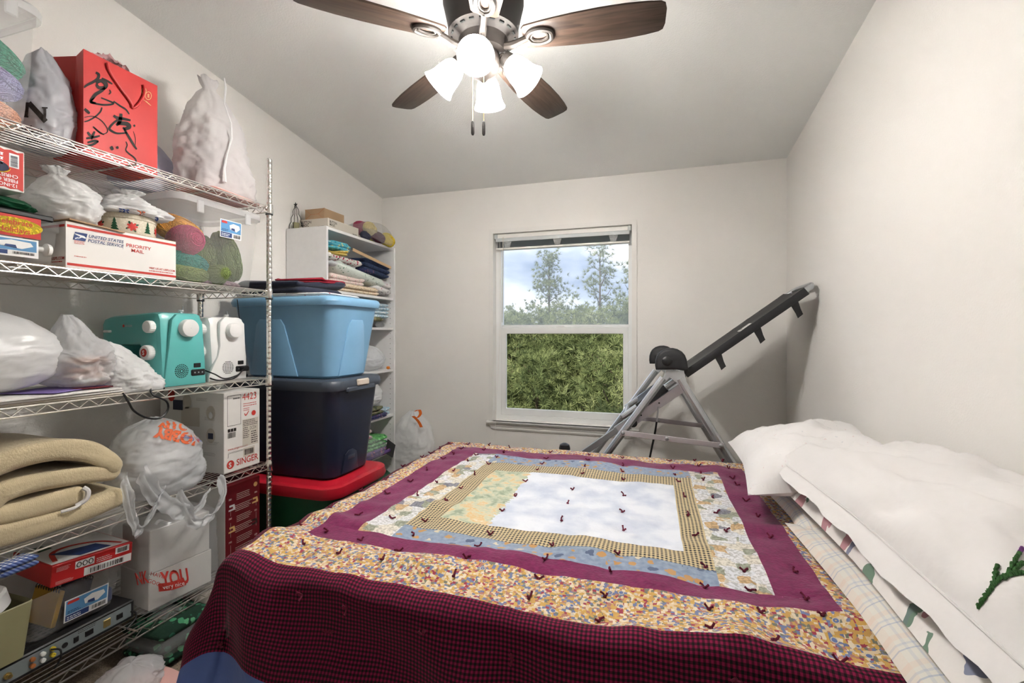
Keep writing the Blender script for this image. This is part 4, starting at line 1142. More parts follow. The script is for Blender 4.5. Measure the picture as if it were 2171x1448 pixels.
jv = jb.bvh(); mb = MB()
f_ = px_fn(jv, 0, 0, 0, .004)
for pl, w_ in (([(58, -217), (57, -232), (55, -247)], 7), ([(61, -218), (72, -230), (84, -243), (97, -258)], 11), ([(95, -229), (95, -243), (94, -256)], 6), ([(51, -247), (60, -248)], 3), ([(89, -228), (101, -229)], 3)):
    brush(mb, pl, w_, f_, False)
mb.text('craft st', 19, px_fn(jv, 36, 275, -9, .003), bold=.02); mb.text('joann', 19, px_fn(jv, 55, 300, -8, .003), bold=.03)
if mb.v: mb.build('lettering', 'ink', jo, smooth=False, fix=False)

# red gift bag
gx = -1.85; gy0, gy1, gd = 1.055, 1.298, .155; gz1 = z + .36
rb_ = thing('gift_bag', 'red paper gift bag with black brush calligraphy and rope handle', 'gift bag', (gx - gd / 2, (gy0 + gy1) / 2, z))
th = .0015
MB().span((gx - th, gy0, z), (gx, gy1, gz1)).build('front_panel', 'red_paper', rb_, smooth=False)
MB().span((gx - gd, gy0, z), (gx - gd + th, gy1, gz1)).build('back_panel', 'red_paper', rb_, smooth=False)
for y_, s_ in ((gy0, 1), (gy1, -1)):
    mb = MB(); xm = gx - gd * .42
    for a, b in (((gx, y_), (xm, y_ + s_ * .016)), ((xm, y_ + s_ * .016), (gx - gd, y_))):
        mb.add([(a[0], a[1], z), (b[0], b[1] - s_ * .012 if b[0] == xm else b[1], z), (b[0], b[1], gz1 - .004), (a[0], a[1], gz1)] if a[0] == gx else [(a[0], a[1] - s_ * .012, z), (b[0], b[1], z), (b[0], b[1], gz1), (a[0], a[1], gz1 - .004)], [(0, 1, 2, 3)])
    mb.build('gusset', 'red_paper', rb_, smooth=False, fix=False)
MB().span((gx - gd + .002, gy0 + .002, z), (gx - .002, gy1 - .002, z + .002)).build('bottom_panel', 'red_paper', rb_, smooth=False)
def gface(cx_, cy_):
    q = pix(cx_ / 3.448, cy_ / 3.448, x=gx + .0012); return V((gx + .0012, min(max(q.y, gy0 + .001), gy1 - .001), min(q.z, gz1 - .002)))
mb = MB()
for s_, w_ in (([(700,530),(722,545),(715,575),(680,600),(640,620),(612,640)],15),([(745,572),(790,595),(822,615)],11),([(702,607),(740,590),(775,615),(765,640),(722,640),(705,615)],20),([(770,640),(740,665),(700,690),(675,720),(665,745),(700,755)],18),
    ([(690,715),(665,745),(740,765),(800,765),(830,755),(790,735),(740,715)],10),([(830,740),(880,775),(920,800),(945,835)],9),([(800,655),(810,675),(797,690)],6),([(617,795),(640,815),(655,830)],15),([(745,785),(735,815),(700,850),(650,880),(617,890)],9),
    ([(617,858),(680,850),(740,880),(780,930),(785,965),(750,980),(715,960),(690,935)],5),([(680,925),(720,960),(760,985)],8),([(640,965),(660,990),(683,1000)],13),([(630,1012),(690,1003),(730,992)],12),([(692,960),(680,990),(670,1020)],12),([(640,1043),(690,1030),(720,1035)],13),([(628,1070),(680,1055),(720,1032)],13),
    ([(830,845),(860,862),(910,870),(955,880)],15),([(885,830),(880,870),(870,900),(850,915)],19),([(860,875),(820,910),(800,940),(820,960),(860,975),(930,970)],12),([(855,900),(925,905),(945,930),(905,945)],22),([(900,930),(930,980),(960,1030),(985,1070),(1000,1092)],12),([(990,1060),(990,1010),(975,960)],3),
    ([(978,912),(986,926)],11),([(810,1070),(825,1097)],17),([(855,1070),(862,1088)],13),([(920,1035),(930,1060),(920,1095),(940,1120),(980,1150),(995,1175),(985,1195),(960,1205),(940,1190)],7)):
    mb = MB(); brush(mb, s_, w_ * 1.45, gface); mb.build('brush_stroke', 'ink', rb_, smooth=False, fix=False)
mb = MB()
for cx_, cy_, r_ in ((1053, 665, 17), (1085, 700, 22)):
    brush(mb, [(cx_ + r_ * math.cos(k * .7), cy_ + r_ * 1.3 * math.sin(k * .7)) for k in range(10)], 4, gface, False)
    for k in range(3): brush(mb, [(cx_ - 8, cy_ - 10 + 9 * k), (cx_ + 8, cy_ - 7 + 9 * k)], 4, gface, False)
    brush(mb, [(cx_, cy_ - 14), (cx_, cy_ + 14)], 4, gface, False)
for k in range(3): brush(mb, [(1050 + k * 15, 730 + k * 12), (1080 + k * 12, 748 + k * 12)], 3, gface, False)
mb.build('gold_crest', 'gold', rb_, smooth=False, fix=False)
mb = MB(); r_ = random.Random(2)
fine_print(mb, .035, .10, .085, .155, 6, (gx, gy0 - .0012, z), (-1, 0, 0), (0, 0, 1), r_, .3); mb.build('gold_print', 'gold', rb_, smooth=False, fix=False)
hp_ = [pix(u / 3.448, v / 3.448, x=gx + .006) for u, v in ((785, 460), (800, 520), (870, 630), (930, 710), (965, 765), (970, 790), (1010, 765), (1050, 700), (1055, 650), (1048, 620))]
MB().tube(spline(hp_, 4), .0042, 7).build('rope_handle', 'red', rb_)
mb = MB(); mb.grid(lambda a, b: V((gx - .03 - .09 * b, lerp(gy0 + .03, gy1 - .01, a), z + .30 + .11 * math.sin(math.pi * (.15 + .8 * a)) * (1 - .5 * abs(b - .4)) + .025 * noise.noise(V((a * 9, b * 7, 1))) + .012 * noise.noise(V((a * 22, b * 19, 1))))), 34, 16)
solo(mb, 'tissue_paper', 'pink_tissue', 'crumpled pink tissue paper poking out of the red gift bag', 'tissue paper', ang=60, fix=False)
mb = bag_mesh((-2.09, 1.42, z), .075, .13, .23, [(0, .8), (.1, 1), (.4, .98), (.7, .75), (.9, .4), (1, .05)], 4.4, .05)
solo(mb, 'plastic_bag', 'bag_lavender', 'smooth lavender-grey plastic bundle between gift bag and tall white bag', 'bag', ang=180)
# tall nonwoven bag with its contents
tb = bag_mesh((-1.93, 1.615, z + .012), .115, .150, .54, TALL, 7.3, .13, 80, 64, .05, 2.2, (-.02, -.02), fine=.3, vert=.35)
to = solo(tb, 'fabric_bag', 'nonwoven', 'tall white see-through bag tied at the neck on the top shelf', 'bag', ang=180)
mb = MB().tube([pix(u / 3.448, v / 3.448, x=-1.805) for u, v in ((1640, 570), (1650, 640), (1640, 760), (1690, 900), (1695, 1010), (1660, 1130), (1640, 1230), (1640, 1330))], [.002, .005, .003, .003, .004, .003, .005, .009], 6).build('drawn_edge', 'bag_white', to)
mb = MB(); fold_mesh(mb, (-1.93, 1.61, z + .15), (.15, .19, .24), None, 3, 3.0, .02); solo(mb, 'folded_blanket', 'yarn_mauve', 'mauve and grey blanket seen through the tall white bag', 'blanket', ang=180)
mb = MB(); fold_mesh(mb, (-1.875, 1.59, z + .006), (.20, .28, .012), RZ(.1), 2, 1.5, .003); solo(mb, 'paper_sheets', 'pink_paper', 'pink paper sheets lying under the tall white bag', 'paper', ang=180)

# --- second shelf
z = SZ[1]
t = clear_tote('storage_bin', 'small clear bin bearing a red and yellow holiday tag', -2.10, -1.785, .60, .962, z + .004, .135, .02, .03, lid=False)
MB().span((-1.84, .55, z), (-1.752, 1.12, z + .0015)).build('liner', 'card', None, smooth=False)
bpy.data.objects['liner'].name = 'shelf_liner'; ln_ = bpy.data.objects['shelf_liner']; ln_['label'] = 'brown plastic liner strip along the edge of the holiday shelf'; ln_['category'] = 'shelf liner'
fx = -1.7825
sticker(t, (fx + .004, .745, z + .020), (0, 1, 0), (0, 0, 1), .155, .055, 4)
mb = MB(); q = (fx + .006, .79, z + .078); mb.rect(0, 0, .115, .062, q, (0, 1, 0), (0, 0, 1)); tg = mb.build('holiday_tag', 'usps_red', t, smooth=False, fix=False)
mb = MB(); el = [(.053 + .066 * math.cos(a * .2618), .031 + .024 * math.sin(a * .2618)) for a in range(24)]; mb.flat(el, (fx + .0068, .79, z + .078), (0, 1, 0), (0, 0, 1)); mb.build('oval', 'yarn_yellow', tg, smooth=False, fix=False)
mb = MB(); mb.text('Celebrate', .021, plane_fn((fx + .0074, .843, z + .112), (0, 1, 0), (0, 0, 1)), 'CENTER', .01); mb.text('the', .010, plane_fn((fx + .0074, .843, z + .1055), (0, 1, 0), (0, 0, 1)), 'CENTER'); mb.text('Holidays', .021, plane_fn((fx + .0074, .843, z + .090), (0, 1, 0), (0, 0, 1)), 'CENTER', .01); mb.build('lettering', 'usps_red', tg, smooth=False, fix=False)
MB().lathe([(.001, 0), (.018, .002), (.020, .012), (.008, .02), (.007, .07), (.001, .071)], (-1.81, .945, z + .055), RX(1.57), 14).build('hook', 'white', t)
mb = MB().rbox((-1.93, .79, z + .150), (.28, .31, .018), .004); solo(mb, 'flat_case', 'black', 'flat black case lying across the small clear holiday bin', 'case')
mb = bag_mesh((-1.91, .80, z + .160), .10, .13, .052, BALL, 6.0, .2); solo(mb, 'wreath_bundle', 'green_tote', 'dark green bundle squeezed between black case and red stamp-edged box', 'bundle', ang=180)
# upside-down stamp-edged box
x0, x1, y0_, y1_, z0_, z1_ = -1.98, -1.795, .56, .876, z + .213, z + .336
tb_ = thing('tree_box', 'red stamp-edged Christmas tree box standing upside down on the wreath', 'box', ((x0 + x1) / 2, (y0_ + y1_) / 2, z0_))
MB().rbox(((x0 + x1) / 2, (y0_ + y1_) / 2, (z0_ + z1_) / 2), (x1 - x0, y1_ - y0_, z1_ - z0_), .002).build('carton', 'box_white', tb_)
sc = []
nn = 22
W_, H_ = y1_ - y0_ - .006, z1_ - z0_
for k in range(nn + 1): sc.append((W_ * k / nn, .004 + (.004 if k % 2 else 0)))
for k in range(nn, -1, -1): sc.append((W_ * k / nn, H_ - .004 - (.004 if k % 2 else 0)))
mb = MB(); o_ = V((x1 + .0008, y0_ + .003, z0_)); mb.flat(sc, o_, (0, 1, 0), (0, 0, 1)); rf = mb.build('red_face', 'usps_red', tb_, smooth=False, fix=False)
mb = MB(); e3 = V((.0006, 0, 0))
up = plane_fn  # the box stands on its head: text rotated by 180 degrees
for i, s_ in enumerate(('12-INCH GREEN', 'FIBER OPTIC', 'CHRISTMAS TREE')): mb.text(s_, .0135, plane_fn(o_ + e3 + V((0, W_ - .012, .020 + .0135 * i)), (0, -1, 0), (0, 0, -1)), 'LEFT', .01)
mb.rect(W_ - .032, H_ - .055, W_ - .010, H_ - .014, o_ + e3, (0, 1, 0), (0, 0, 1))
for k in range(3):
    yy = W_ - .048; zz = H_ - .022 - k * .013; mb.flat([(yy - .004, zz + .004), (yy + .004, zz + .004), (yy + .002, zz), (yy + .003, zz - .004), (yy - .003, zz - .004), (yy - .002, zz)], o_ + e3, (0, 1, 0), (0, 0, 1)); fine_print(mb, yy - .06, zz - .004, yy - .012, zz + .004, 1, o_ + e3, (0, 1, 0), (0, 0, 1), r_, .4)
mb.build('white_print', 'white', rf, smooth=False, fix=False)
mb = MB(); barcode(mb, 0, 0, .032, .016, o_ + e3 * 2 + V((0, W_ - .029, H_ - .052)), (0, 0, 1), (0, 1, 0), r_)
mb.flat([(W_ - .058 + .026 * math.cos(a * .314), H_ * .52 + .015 * math.sin(a * .314)) for a in range(20)], o_ + e3, (0, 1, 0), (0, 0, 1)); mb.build('dark_print', 'yarn_dark', rf, smooth=False, fix=False)
mb = MB(); mb.tube([o_ + e3 * 2 + V((0, W_ - .058 + .028 * math.cos(a), H_ * .52 + .017 * math.sin(a))) for a in [math.pi * (1.02 + .95 * k / 14) for k in range(15)]], .0014, 5); mb.build('rainbow', 'yarn_yellow', rf)
# postal box
ux0, ux1, uy0, uy1, uz = -1.99, -1.778, .967, 1.317, z
uh = .152
ub = thing('mailing_box', 'open white postal mailing box with red stripes and blue eagle mark', 'box', ((ux0 + ux1) / 2, (uy0 + uy1) / 2, uz))
wt = .004
for nm, a, b in (('front_panel', (ux1 - wt, uy0, uz), (ux1, uy1, uz + uh)), ('back_panel', (ux0, uy0, uz), (ux0 + wt, uy1, uz + uh)), ('end_panel', (ux0, uy0, uz), (ux1 - wt, uy0 + wt, uz + uh)), ('end_panel', (ux0, uy1 - wt, uz), (ux1 - wt, uy1, uz + uh)), ('bottom_panel', (ux0, uy0, uz), (ux1, uy1, uz + wt))):
    MB().span(a, b).build(nm, 'box_white', ub, smooth=False)
MB().box(((ux0 + ux1) / 2 + .02, uy0 + .085, uz + uh + .002), (.19, .16, .004), RX(-.06)).build('flap', 'card', ub, smooth=False)
MB().span((ux1 - wt, uy0, uz + uh - .0005), (ux1 + .0006, uy1, uz + uh + .001)).build('cut_edge', 'card', ub, smooth=False)
UW = uy1 - uy0; o_ = V((ux1 + .0008, uy0, uz)); ey_, ez_ = (0, 1, 0), (0, 0, 1)
mb = MB(); mb.rect(.003, uh - .018, UW, uh - .010, o_, ey_, ez_); mb.rect(.003, .012, UW, .020, o_, ey_, ez_)
mb.text('PRIORITY', .0165, plane_fn(o_ + V((0, .173, uh - .050)), ey_, ez_), 'LEFT', .012, 0, 1.2); mb.text('MAIL', .0165, plane_fn(o_ + V((0, .189, uh - .066)), ey_, ez_), 'LEFT', .012, 0, 1.2)
mb.text('VISIT US AT USPS.COM', .0095, plane_fn(o_ + V((0, UW - .100, .034)), ey_, ez_), 'LEFT', .02); fine_print(mb, UW - .100, .024, UW - .012, .031, 1, o_, ey_, ez_, r_, .4, wob=0)
fine_print(mb, .022, .084, .056, .096, 3, o_, ey_, ez_, r_, .4); fine_print(mb, .022, .042, .060, .046, 1, o_, ey_, ez_, r_, .5)
mb.rect(.060, uh - .0445, .152, uh - .0440, o_, ey_, ez_)
o2 = V((ux1 - wt, uy0 - .0008, uz)); mb.text('USPS.COM', .013, plane_fn(o2 + V((-.062, 0, .030)), (1, 0, 0), ez_), 'LEFT', .02); fine_print(mb, -.062, .020, -.004, .028, 1, o2, (1, 0, 0), ez_, r_, .4); mb.rect(-.2, uh - .018, 0, uh - .010, o2, (1, 0, 0), ez_)
mb.build('red_print', 'usps_red', ub, smooth=False, fix=False)
mb = MB(); mb.text('UNITED STATES', .0145, plane_fn(o_ + V((0, .060, uh - .041)), ey_, ez_), 'LEFT', .012, .25, 1.0); mb.text('POSTAL SERVICE', .0145, plane_fn(o_ + V((0, .058, uh - .056)), ey_, ez_), 'LEFT', .012, .25, .98)
eg = o_ + V((0, .018, uh - .056)); mb.flat([(0, 0), (.034, 0), (.040, .026), (.006, .026)], eg, ey_, ez_); mb.rect(.163, uh - .062, .1637, uh - .034, o_, ey_, ez_)
mb.build('blue_print', 'usps_blue', ub, smooth=False, fix=False)
mb = MB(); e4 = eg + V((.0006, 0, 0)); mb.flat([(.004, .021), (.030, .017), (.036, .012), (.034, .009), (.024, .011), (.012, .004), (.020, .013), (.006, .018)], e4, ey_, ez_); mb.flat([(.005, .006), (.016, .011), (.012, .006), (.006, .003)], e4, ey_, ez_); mb.build('eagle', 'white', ub, smooth=False, fix=False)
mb = bag_mesh((-1.90, 1.035, z + .158), .10, .082, .185, [(0, .45), (.08, .8), (.3, 1), (.58, .88), (.78, .52), (.87, .24), (.92, .20), (1, .36)], 3.6, .16, pleat=.05, lean=(0, -.03), fine=.28); solo(mb, 'plastic_bag', 'bag_white', 'puffed white plastic bag sitting on the postal box beside the tin', 'bag', ang=180)
# cookie tin
tx, ty, tz, tr = -1.90, 1.218, z + .155, .090
MB().span((ux0 + .03, 1.14, z + .01), (ux1 - .02, 1.30, z + .153)).build('box_filling', 'card', ub, smooth=False)
tn = thing('cookie_tin', 'round Christmas tin printed with poinsettias and fir trees', 'tin', (tx, ty, tz))
MB().lathe([(tr - .002, 0), (tr, .003), (tr, .062), (tr - .001, .064)], (tx, ty, tz), None, 40).build('tin_body', 'print_tin', tn)
MB().lathe([(tr + .0015, .058), (tr + .003, .060), (tr + .003, .074), (tr - .003, .078), (.001, .079)], (tx, ty, tz), None, 40).build('lid', 'print_tin', tn)
def on_tin(a0, z0): return lambda x, y: V((tx + (tr + .0012) * math.cos(a0 + x / tr), ty + (tr + .0012) * math.sin(a0 + x / tr), tz + z0 + y))
rd, gr = MB(), MB()
for k, a0 in enumerate([math.radians(-85 + 32 * i) for i in range(6)]):
    f_ = on_tin(a0, .036 if k % 2 else .030)
    if k % 2 == 0:
        for j in range(7):
            b = j * .898; brush(rd, [(0, 0), (.008 * math.cos(b), .008 * math.sin(b)), (.016 * math.cos(b), .016 * math.sin(b))], .008, f_)
        for j in range(4):
            b = j * 1.57 + .5; brush(gr, [(.012 * math.cos(b), .012 * math.sin(b)), (.021 * math.cos(b), .021 * math.sin(b))], .006, lambda x, y: f_(x, y) * 1.0)
    else:
        for j in range(4):
            w_ = .014 - .003 * j; y_ = -.022 + .010 * j; q = [f_(-w_, y_), f_(w_, y_), f_(0, y_ + .016)]; gr.add(q, [(0, 1, 2)])
rd.build('poinsettia', 'usps_red', tn, smooth=False, fix=False); gr.build('fir_tree', 'green_tote', tn, smooth=False, fix=False)
kb_ = bag_mesh((tx + .005, ty + .005, tz + .079), .100, .096, .095, [(0, 1.0), (.12, 1.05), (.3, .86), (.55, .66), (.75, .40), (.85, .24), (1, .42)], 8.8, .22, pleat=.06, fine=.28, vert=.8)
ko = solo(kb_, 'plastic_bag', 'bag_white', 'white grocery bag with blue and red letters bunched on the Christmas tin', 'bag', ang=180)
kv = kb_.bvh(); mb = MB(); mb.text('ERS', 15, px_fn(kv, 250, 452, -8, .003), bold=.03); mb.text('3', 20, px_fn(kv, 322, 470, -35, .003), bold=.05)
if mb.v: mb.build('blue_lettering', 'blue_ink', ko, smooth=False, fix=False)
mb = MB(); mb.text('DE', 15, px_fn(kv, 288, 456, -12, .003), bold=.03)
if mb.v: mb.build('red_lettering', 'orange_ink', ko, smooth=False, fix=False)
# yarn tote
t = clear_tote('storage_tote', 'clear tote of orange, rose and green yarn beside the postal box', -2.14, -1.785, 1.325, 1.735, z + .001, .345, .045, .05)
sticker(t, (-1.7875, 1.515, z + .215), (.02, 1, 0), (.03, 0, 1), .105, .078, 9)
for m, c, l, r, R, lab in (('yarn_orange', (-1.93, 1.44, z + .235), .22, .055, RX(1.35), 'orange yarn skein lying on top inside the mixed yarn tote'), ('yarn_rose', (-1.87, 1.425, z + .185), .15, .062, RY(1.5), 'rose yarn ball next to the tote wall inside the mixed yarn tote'),
    ('yarn_teal', (-1.88, 1.43, z + .095), .20, .045, RX(1.5), 'teal yarn skein under the rose ball inside the mixed yarn tote'), ('yarn_green', (-1.87, 1.43, z + .050), .19, .038, RX(1.5), 'light green yarn skein under the teal one in the mixed yarn tote'),
    ('yarn_green', (-1.87, 1.56, z + .052), .15, .045, RY(1.3), 'light green yarn ball end-on near the tote bottom, mixed yarn tote'), ('yarn_olive', (-1.89, 1.635, z + .15), .24, .058, RX(.35), 'olive yarn skein standing upright inside the mixed yarn tote'),
    ('yarn_olive', (-1.90, 1.535, z + .15), .16, .045, RX(.2), 'olive yarn ball beside the upright skein in the mixed yarn tote'), ('yarn_mauve', (-1.88, 1.53, z + .020), .34, .018, RX(1.57), 'mauve yarn layer on the bottom of the mixed yarn tote'), ('yarn_orange', (-2.03, 1.45, z + .12), .2, .06, RX(1.5), 'orange yarn skein at the back of the mixed yarn tote'), ('yarn_teal', (-2.04, 1.61, z + .12), .2, .055, RX(1.3), 'teal yarn skein at the back of the mixed yarn tote')):
    mb = MB(); skein(mb, c, l, r, R); solo(mb, 'yarn_skein', m, lab, 'yarn', 'yarn in the mixed tote')

# --- third shelf: bags, papers, sewing machines
z = SZ[2]
mb = bag_mesh((-1.92, .845, z + .034), .165, .165, .245, BALL, 1.1, .055, 56, 44, 0, 2.1, fine=.5, freq=1.6); solo(mb, 'plastic_bag', 'bag_white', 'big round white stuffed plastic bag on a stack of papers', 'bag', ang=180)
mb = bag_mesh((-1.88, 1.055, z + .034), .10, .085, .235, [(0, .7), (.08, .95), (.3, 1), (.5, .88), (.7, .6), (.85, .38), (1, .16)], 5.5, .17, lean=(0, -.03), fine=.5); solo(mb, 'plastic_bag', 'bag_film', 'filmy plastic bag with pinched top beside the round stuffed bag', 'bag', ang=180)
mb = MB(); fold_mesh(mb, (-1.875, 1.065, z + .088), (.10, .10, .07), None, 3, 2, .02); solo(mb, 'small_toy', 'yarn_peach', 'peach stuffed item showing inside the filmy plastic bag', 'toy', ang=180)
mb = bag_mesh((-1.845, 1.195, z + .001), .085, .085, .175, [(0, 1), (.1, 1.05), (.3, .92), (.6, .6), (.85, .42), (1, .2)], 9.9, .16, lean=(-.03, -.06), fine=.5); solo(mb, 'plastic_bag', 'bag_white', 'white slumped plastic bag resting against the teal sewing machine', 'bag', ang=180)
r_ = random.Random(8)
for k in range(3):
    mb = MB().rbox((-1.93 + .01 * k, .855 - .01 * k, z + .004 + .008 * k), (.34, .54, .006), .001, RZ(.03 * (k - 1))); solo(mb, 'paper_folder', 'box_white' if k else 'card_grey', ('grey folder lowest in the stack under the round stuffed bag', 'white folder in the middle of the stack under the round stuffed bag', 'white folder topmost in the stack under the round stuffed bag')[k], 'folder', 'folders under the round bag')
mb = MB().rbox((-1.86, .99, z + .0275), (.16, .22, .003), .001, RZ(.4)); solo(mb, 'paper_folder', 'purple_folder', 'purple folder sticking out from under the round stuffed bag', 'folder')
mb = MB().rbox((-1.80, 1.05, z + .0282), (.05, .10, .002), .0008, RZ(-.2)); solo(mb, 'card_sheet', 'maroon_folder', 'small maroon card beside the purple folder', 'card')

def machine(nm, mt, label, x1, y0, y1, z0, L=.35, H=.295, white=False):
    """sewing machine: handwheel end towards the room (+x), needle head towards the wall, dials face the camera (-y)"""
    t = thing(nm, label, 'sewing machine', (x1 - L / 2, (y0 + y1) / 2, z0)); w_ = y1 - y0
    out = [(-.005, 0), (.0, .02), (-.012, H * .6), (-.018, H * .9), (-.030, H * .985), (-.05, H), (-L + .05, H * .955), (-L + .015, H * .92), (-L, H * .84), (-L + .004, H * .46), (-L + .02, H * .36), (-L + .09, H * .36), (-L + .10, H * .40), (-L + .105, H * .55), (-.135, H * .55), (-.125, H * .50), (-.120, H * .28), (-L + .02, H * .275), (-L, H * .26), (-L, 0)]
    MB().prism(out, (x1, y0 + w_, z0), (1, 0, 0), (0, 0, 1), w_, 0, .022).build('body', mt, t, ang=40)
    # end cover: the panel on the handwheel side, bulging
    if white:
        ol = [(-.02, 0), (w_ - .012, 0), (w_ - .012, .10), (w_ - .018, .17), (w_ - .022, .255), (w_ - .05, .282), (.06, .285), (.035, .26), (.033, .20), (.036, .155), (.026, .11), (.004, .07), (-.02, .02)]
    else: ol = [(.004, .0), (w_ - .004, .0), (w_ - .008, .10), (w_ - .020, .26), (w_ - .045, .283), (.055, .287), (.035, .265), (.022, .15)]
    MB().prism(ol, (x1 - .016, y0, z0), (0, 1, 0), (0, 0, 1), .018, 0, .005).build('end_cover', mt, t, ang=40)
    xf = x1 + .0025
    hw = 'white'
    def knob(c, R, r, d, nm_, m='white', par=t, ribs=True):
        mb = MB(); n = 48; rings = []
        for rr, zz in ((r * .96, 0), (r, d * .08), (r, d * .82), (r * .94, d * .96), (r * .80, d), (.001, d)):
            rings.append([V(c) + R @ V(((rr + (.0012 if (k % 2 and ribs and .05 * d < zz < .9 * d) else 0)) * math.cos(2 * math.pi * k / n), (rr + (.0012 if (k % 2 and ribs and .05 * d < zz < .9 * d) else 0)) * math.sin(2 * math.pi * k / n), zz)) for k in range(n)])
        mb.loft(rings, True, False); return mb.build(nm_, m, par, ang=30)
    px_ = RY(math.pi / 2); ny = RX(math.pi / 2)
    knob((xf - .006, y0 + w_ * .52, z0 + H * .785), px_, .036 if not white else .034, .030, 'handwheel', 'white', t, False)
    d1 = knob((x1 - .058, y0 + .002, z0 + H * .80), ny, .023, .024, 'tension_dial'); d2 = knob((x1 - .066, y0 + .002, z0 + H * .46), ny, .028, .026, 'stitch_dial')
    if not white:
        c2 = V((x1 - .066, y0 - .0242, z0 + H * .46)); MB().lathe([(.016, 0), (.001, .0005)], c2, ny, 24).build('emblem', 'usps_red', d2, smooth=False)
        MB().text('S', .024, plane_fn(c2 + V((-.0075, -.0008, -.0085)), (1, 0, 0), (0, 0, 1)), 'LEFT', .03).build('lettering', 'white', d2, smooth=False, fix=False)
        mb = MB(); mb.text('SINGER', .012, plane_fn((x1 - .205, y0 - .0004, z0 + H * .80), (1, 0, 0), (0, 0, 1))); mb.build('lettering', 'dial_grey', t, smooth=False, fix=False)
        MB().lathe([(.006, 0), (.001, .0006)], (x1 - .214, y0 - .0002, z0 + H * .815), ny, 14).build('emblem', 'usps_red', t, smooth=False)
    else:
        mb = MB()
        for k in range(14):
            a = k * math.pi / 7; mb.box(V((x1 - .066, y0 - .0245, z0 + H * .46)) + V((.021 * math.cos(a), 0, .021 * math.sin(a))), (.007, .0006, .0035), RY(-a))
        mb.build('dial_scale', 'dial_grey', d2, smooth=False)
    mb = MB(); vc = V((xf + .0002, y0 + w_ * .40, z0 + H * .20))
    if not white:
        for k in range(1, 5):
            n_ = 4 + k * 4
            for j in range(n_):
                a = 2 * math.pi * j / n_; R = RX(a); mb.box(vc + R @ V((0, .0065 * k, 0)), (.0006, .0028, .0055), R)
    else:
        for k in range(9):
            zz = (k - 4) * .0065; hw_ = math.sqrt(max(0, .030 ** 2 - zz * zz))
            for j in range(5):
                yy = -hw_ + (j + .5) * 2 * hw_ / 5; mb.box(vc + V((0, yy, zz)), (.0006, 2 * hw_ / 5 * .75, .0026))
    mb.build('vent_slot', 'dark_vent', t, smooth=False)
    MB().rbox((xf, y0 + w_ * .76, z0 + H * .265), (.006, .030, .018), .002).build('power_switch', 'black', t)
    sk = MB().rbox((xf, y0 + w_ * .78, z0 + H * .165), (.006, .060, .026), .004).build('power_socket', 'black', t)
    for k in (-1, 0, 1): MB().lathe([(.003, 0), (.003, .001)], (xf + .003, y0 + w_ * .78 + k * .016, z0 + H * .165), px_, 10).build('contact_pin', 'silver', sk)
    MB().tube([(x1 - .07, y0 + w_ * .72, z0 + H - .004), (x1 - .07, y0 + w_ * .72, z0 + H + .03)], .0025, 6).build('spool_pin', 'silver', t)
    MB().lathe([(.005, 0), (.005, .006), (.010, .008), (.010, .014), (.001, .015)], (x1 - .05, y0 + w_ * .60, z0 + H - .002), None, 14).build('bobbin_winder', 'white', t)
    MB().lathe([(.006, 0), (.004, .006), (.006, .01), (.001, .012)], (x1 - L * .62, y0 + w_ * .6, z0 + H * .965), None, 10).build('thread_guide', 'silver', t)
    MB().rbox((x1 - L + .05, y0 - .004, z0 + H * .74), (.035, .014, .010), .003).build('reverse_lever', 'white', t)
    MB().tube([(x1 - L + .05, y0 + w_ * .5, z0 + H * .42), (x1 - L + .05, y0 + w_ * .5, z0 + H * .30)], .003, 6).build('needle_bar', 'silver', t)
    return t
machine('sewing_machine', 'teal', 'teal sewing machine with white handwheel and red dial emblem', -1.808, 1.288, 1.470, z)
mw = machine('sewing_machine', 'machine_white', 'plain white sewing machine behind the teal one', -1.825, 1.512, 1.695, z, .35, .285, True)
MB().rbox((-1.812, 1.66, z + .047), (.03, .034, .022), .004).build('plug', 'black', mw)
MB().tube(spline([(-1.80, 1.645, z + .045), (-1.785, 1.60, z + .022), (-1.79, 1.54, z + .012), (-1.80, 1.50, z + .035), (-1.84, 1.49, z + .05)], 6), .0032, 6).build('power_cord', 'black', mw)
MB().tube(spline([(-1.80, 1.640, z + .040), (-1.782, 1.58, z + .010), (-1.80, 1.52, z + .006), (-1.83, 1.495, z + .02)], 6), .0032, 6).build('power_cord', 'black', mw)
an = thing('antenna', 'black whip antenna on a conical base beside the white sewing machine', 'antenna', (-1.90, 1.755 - .035, z))
MB().lathe([(.001, 0), (.030, .001), (.030, .012), (.019, .016), (.012, .075), (.001, .078)], (-1.90, 1.722, z), None, 18).build('base', 'black', an)
MB().tube([(-1.885, 1.735, z + .014), (-1.92, 1.720, z + .375)], .0018, 6).build('rod', 'black', an)
cd = MB().tube(spline([pix(u, v, x=x_) for u, v, x_ in ((205, 822, -1.80), (260, 817, -1.80), (320, 816, -1.79), (346, 822, -1.785), (344, 830, -1.78), (322, 828, -1.77), (318, 822, -1.76), (325, 838, -1.735), (352, 850, -1.735), (356, 868, -1.74), (340, 886, -1.735), (312, 886, -1.735), (285, 872, -1.735), (272, 852, -1.735), (262, 836, -1.75), (245, 822, -1.79))], 6), .0035, 6)
solo(cd, 'power_cord', 'black', 'loose black power cord looping below the shelf of sewing machines', 'cord')

# --- fourth shelf
z = SZ[3]
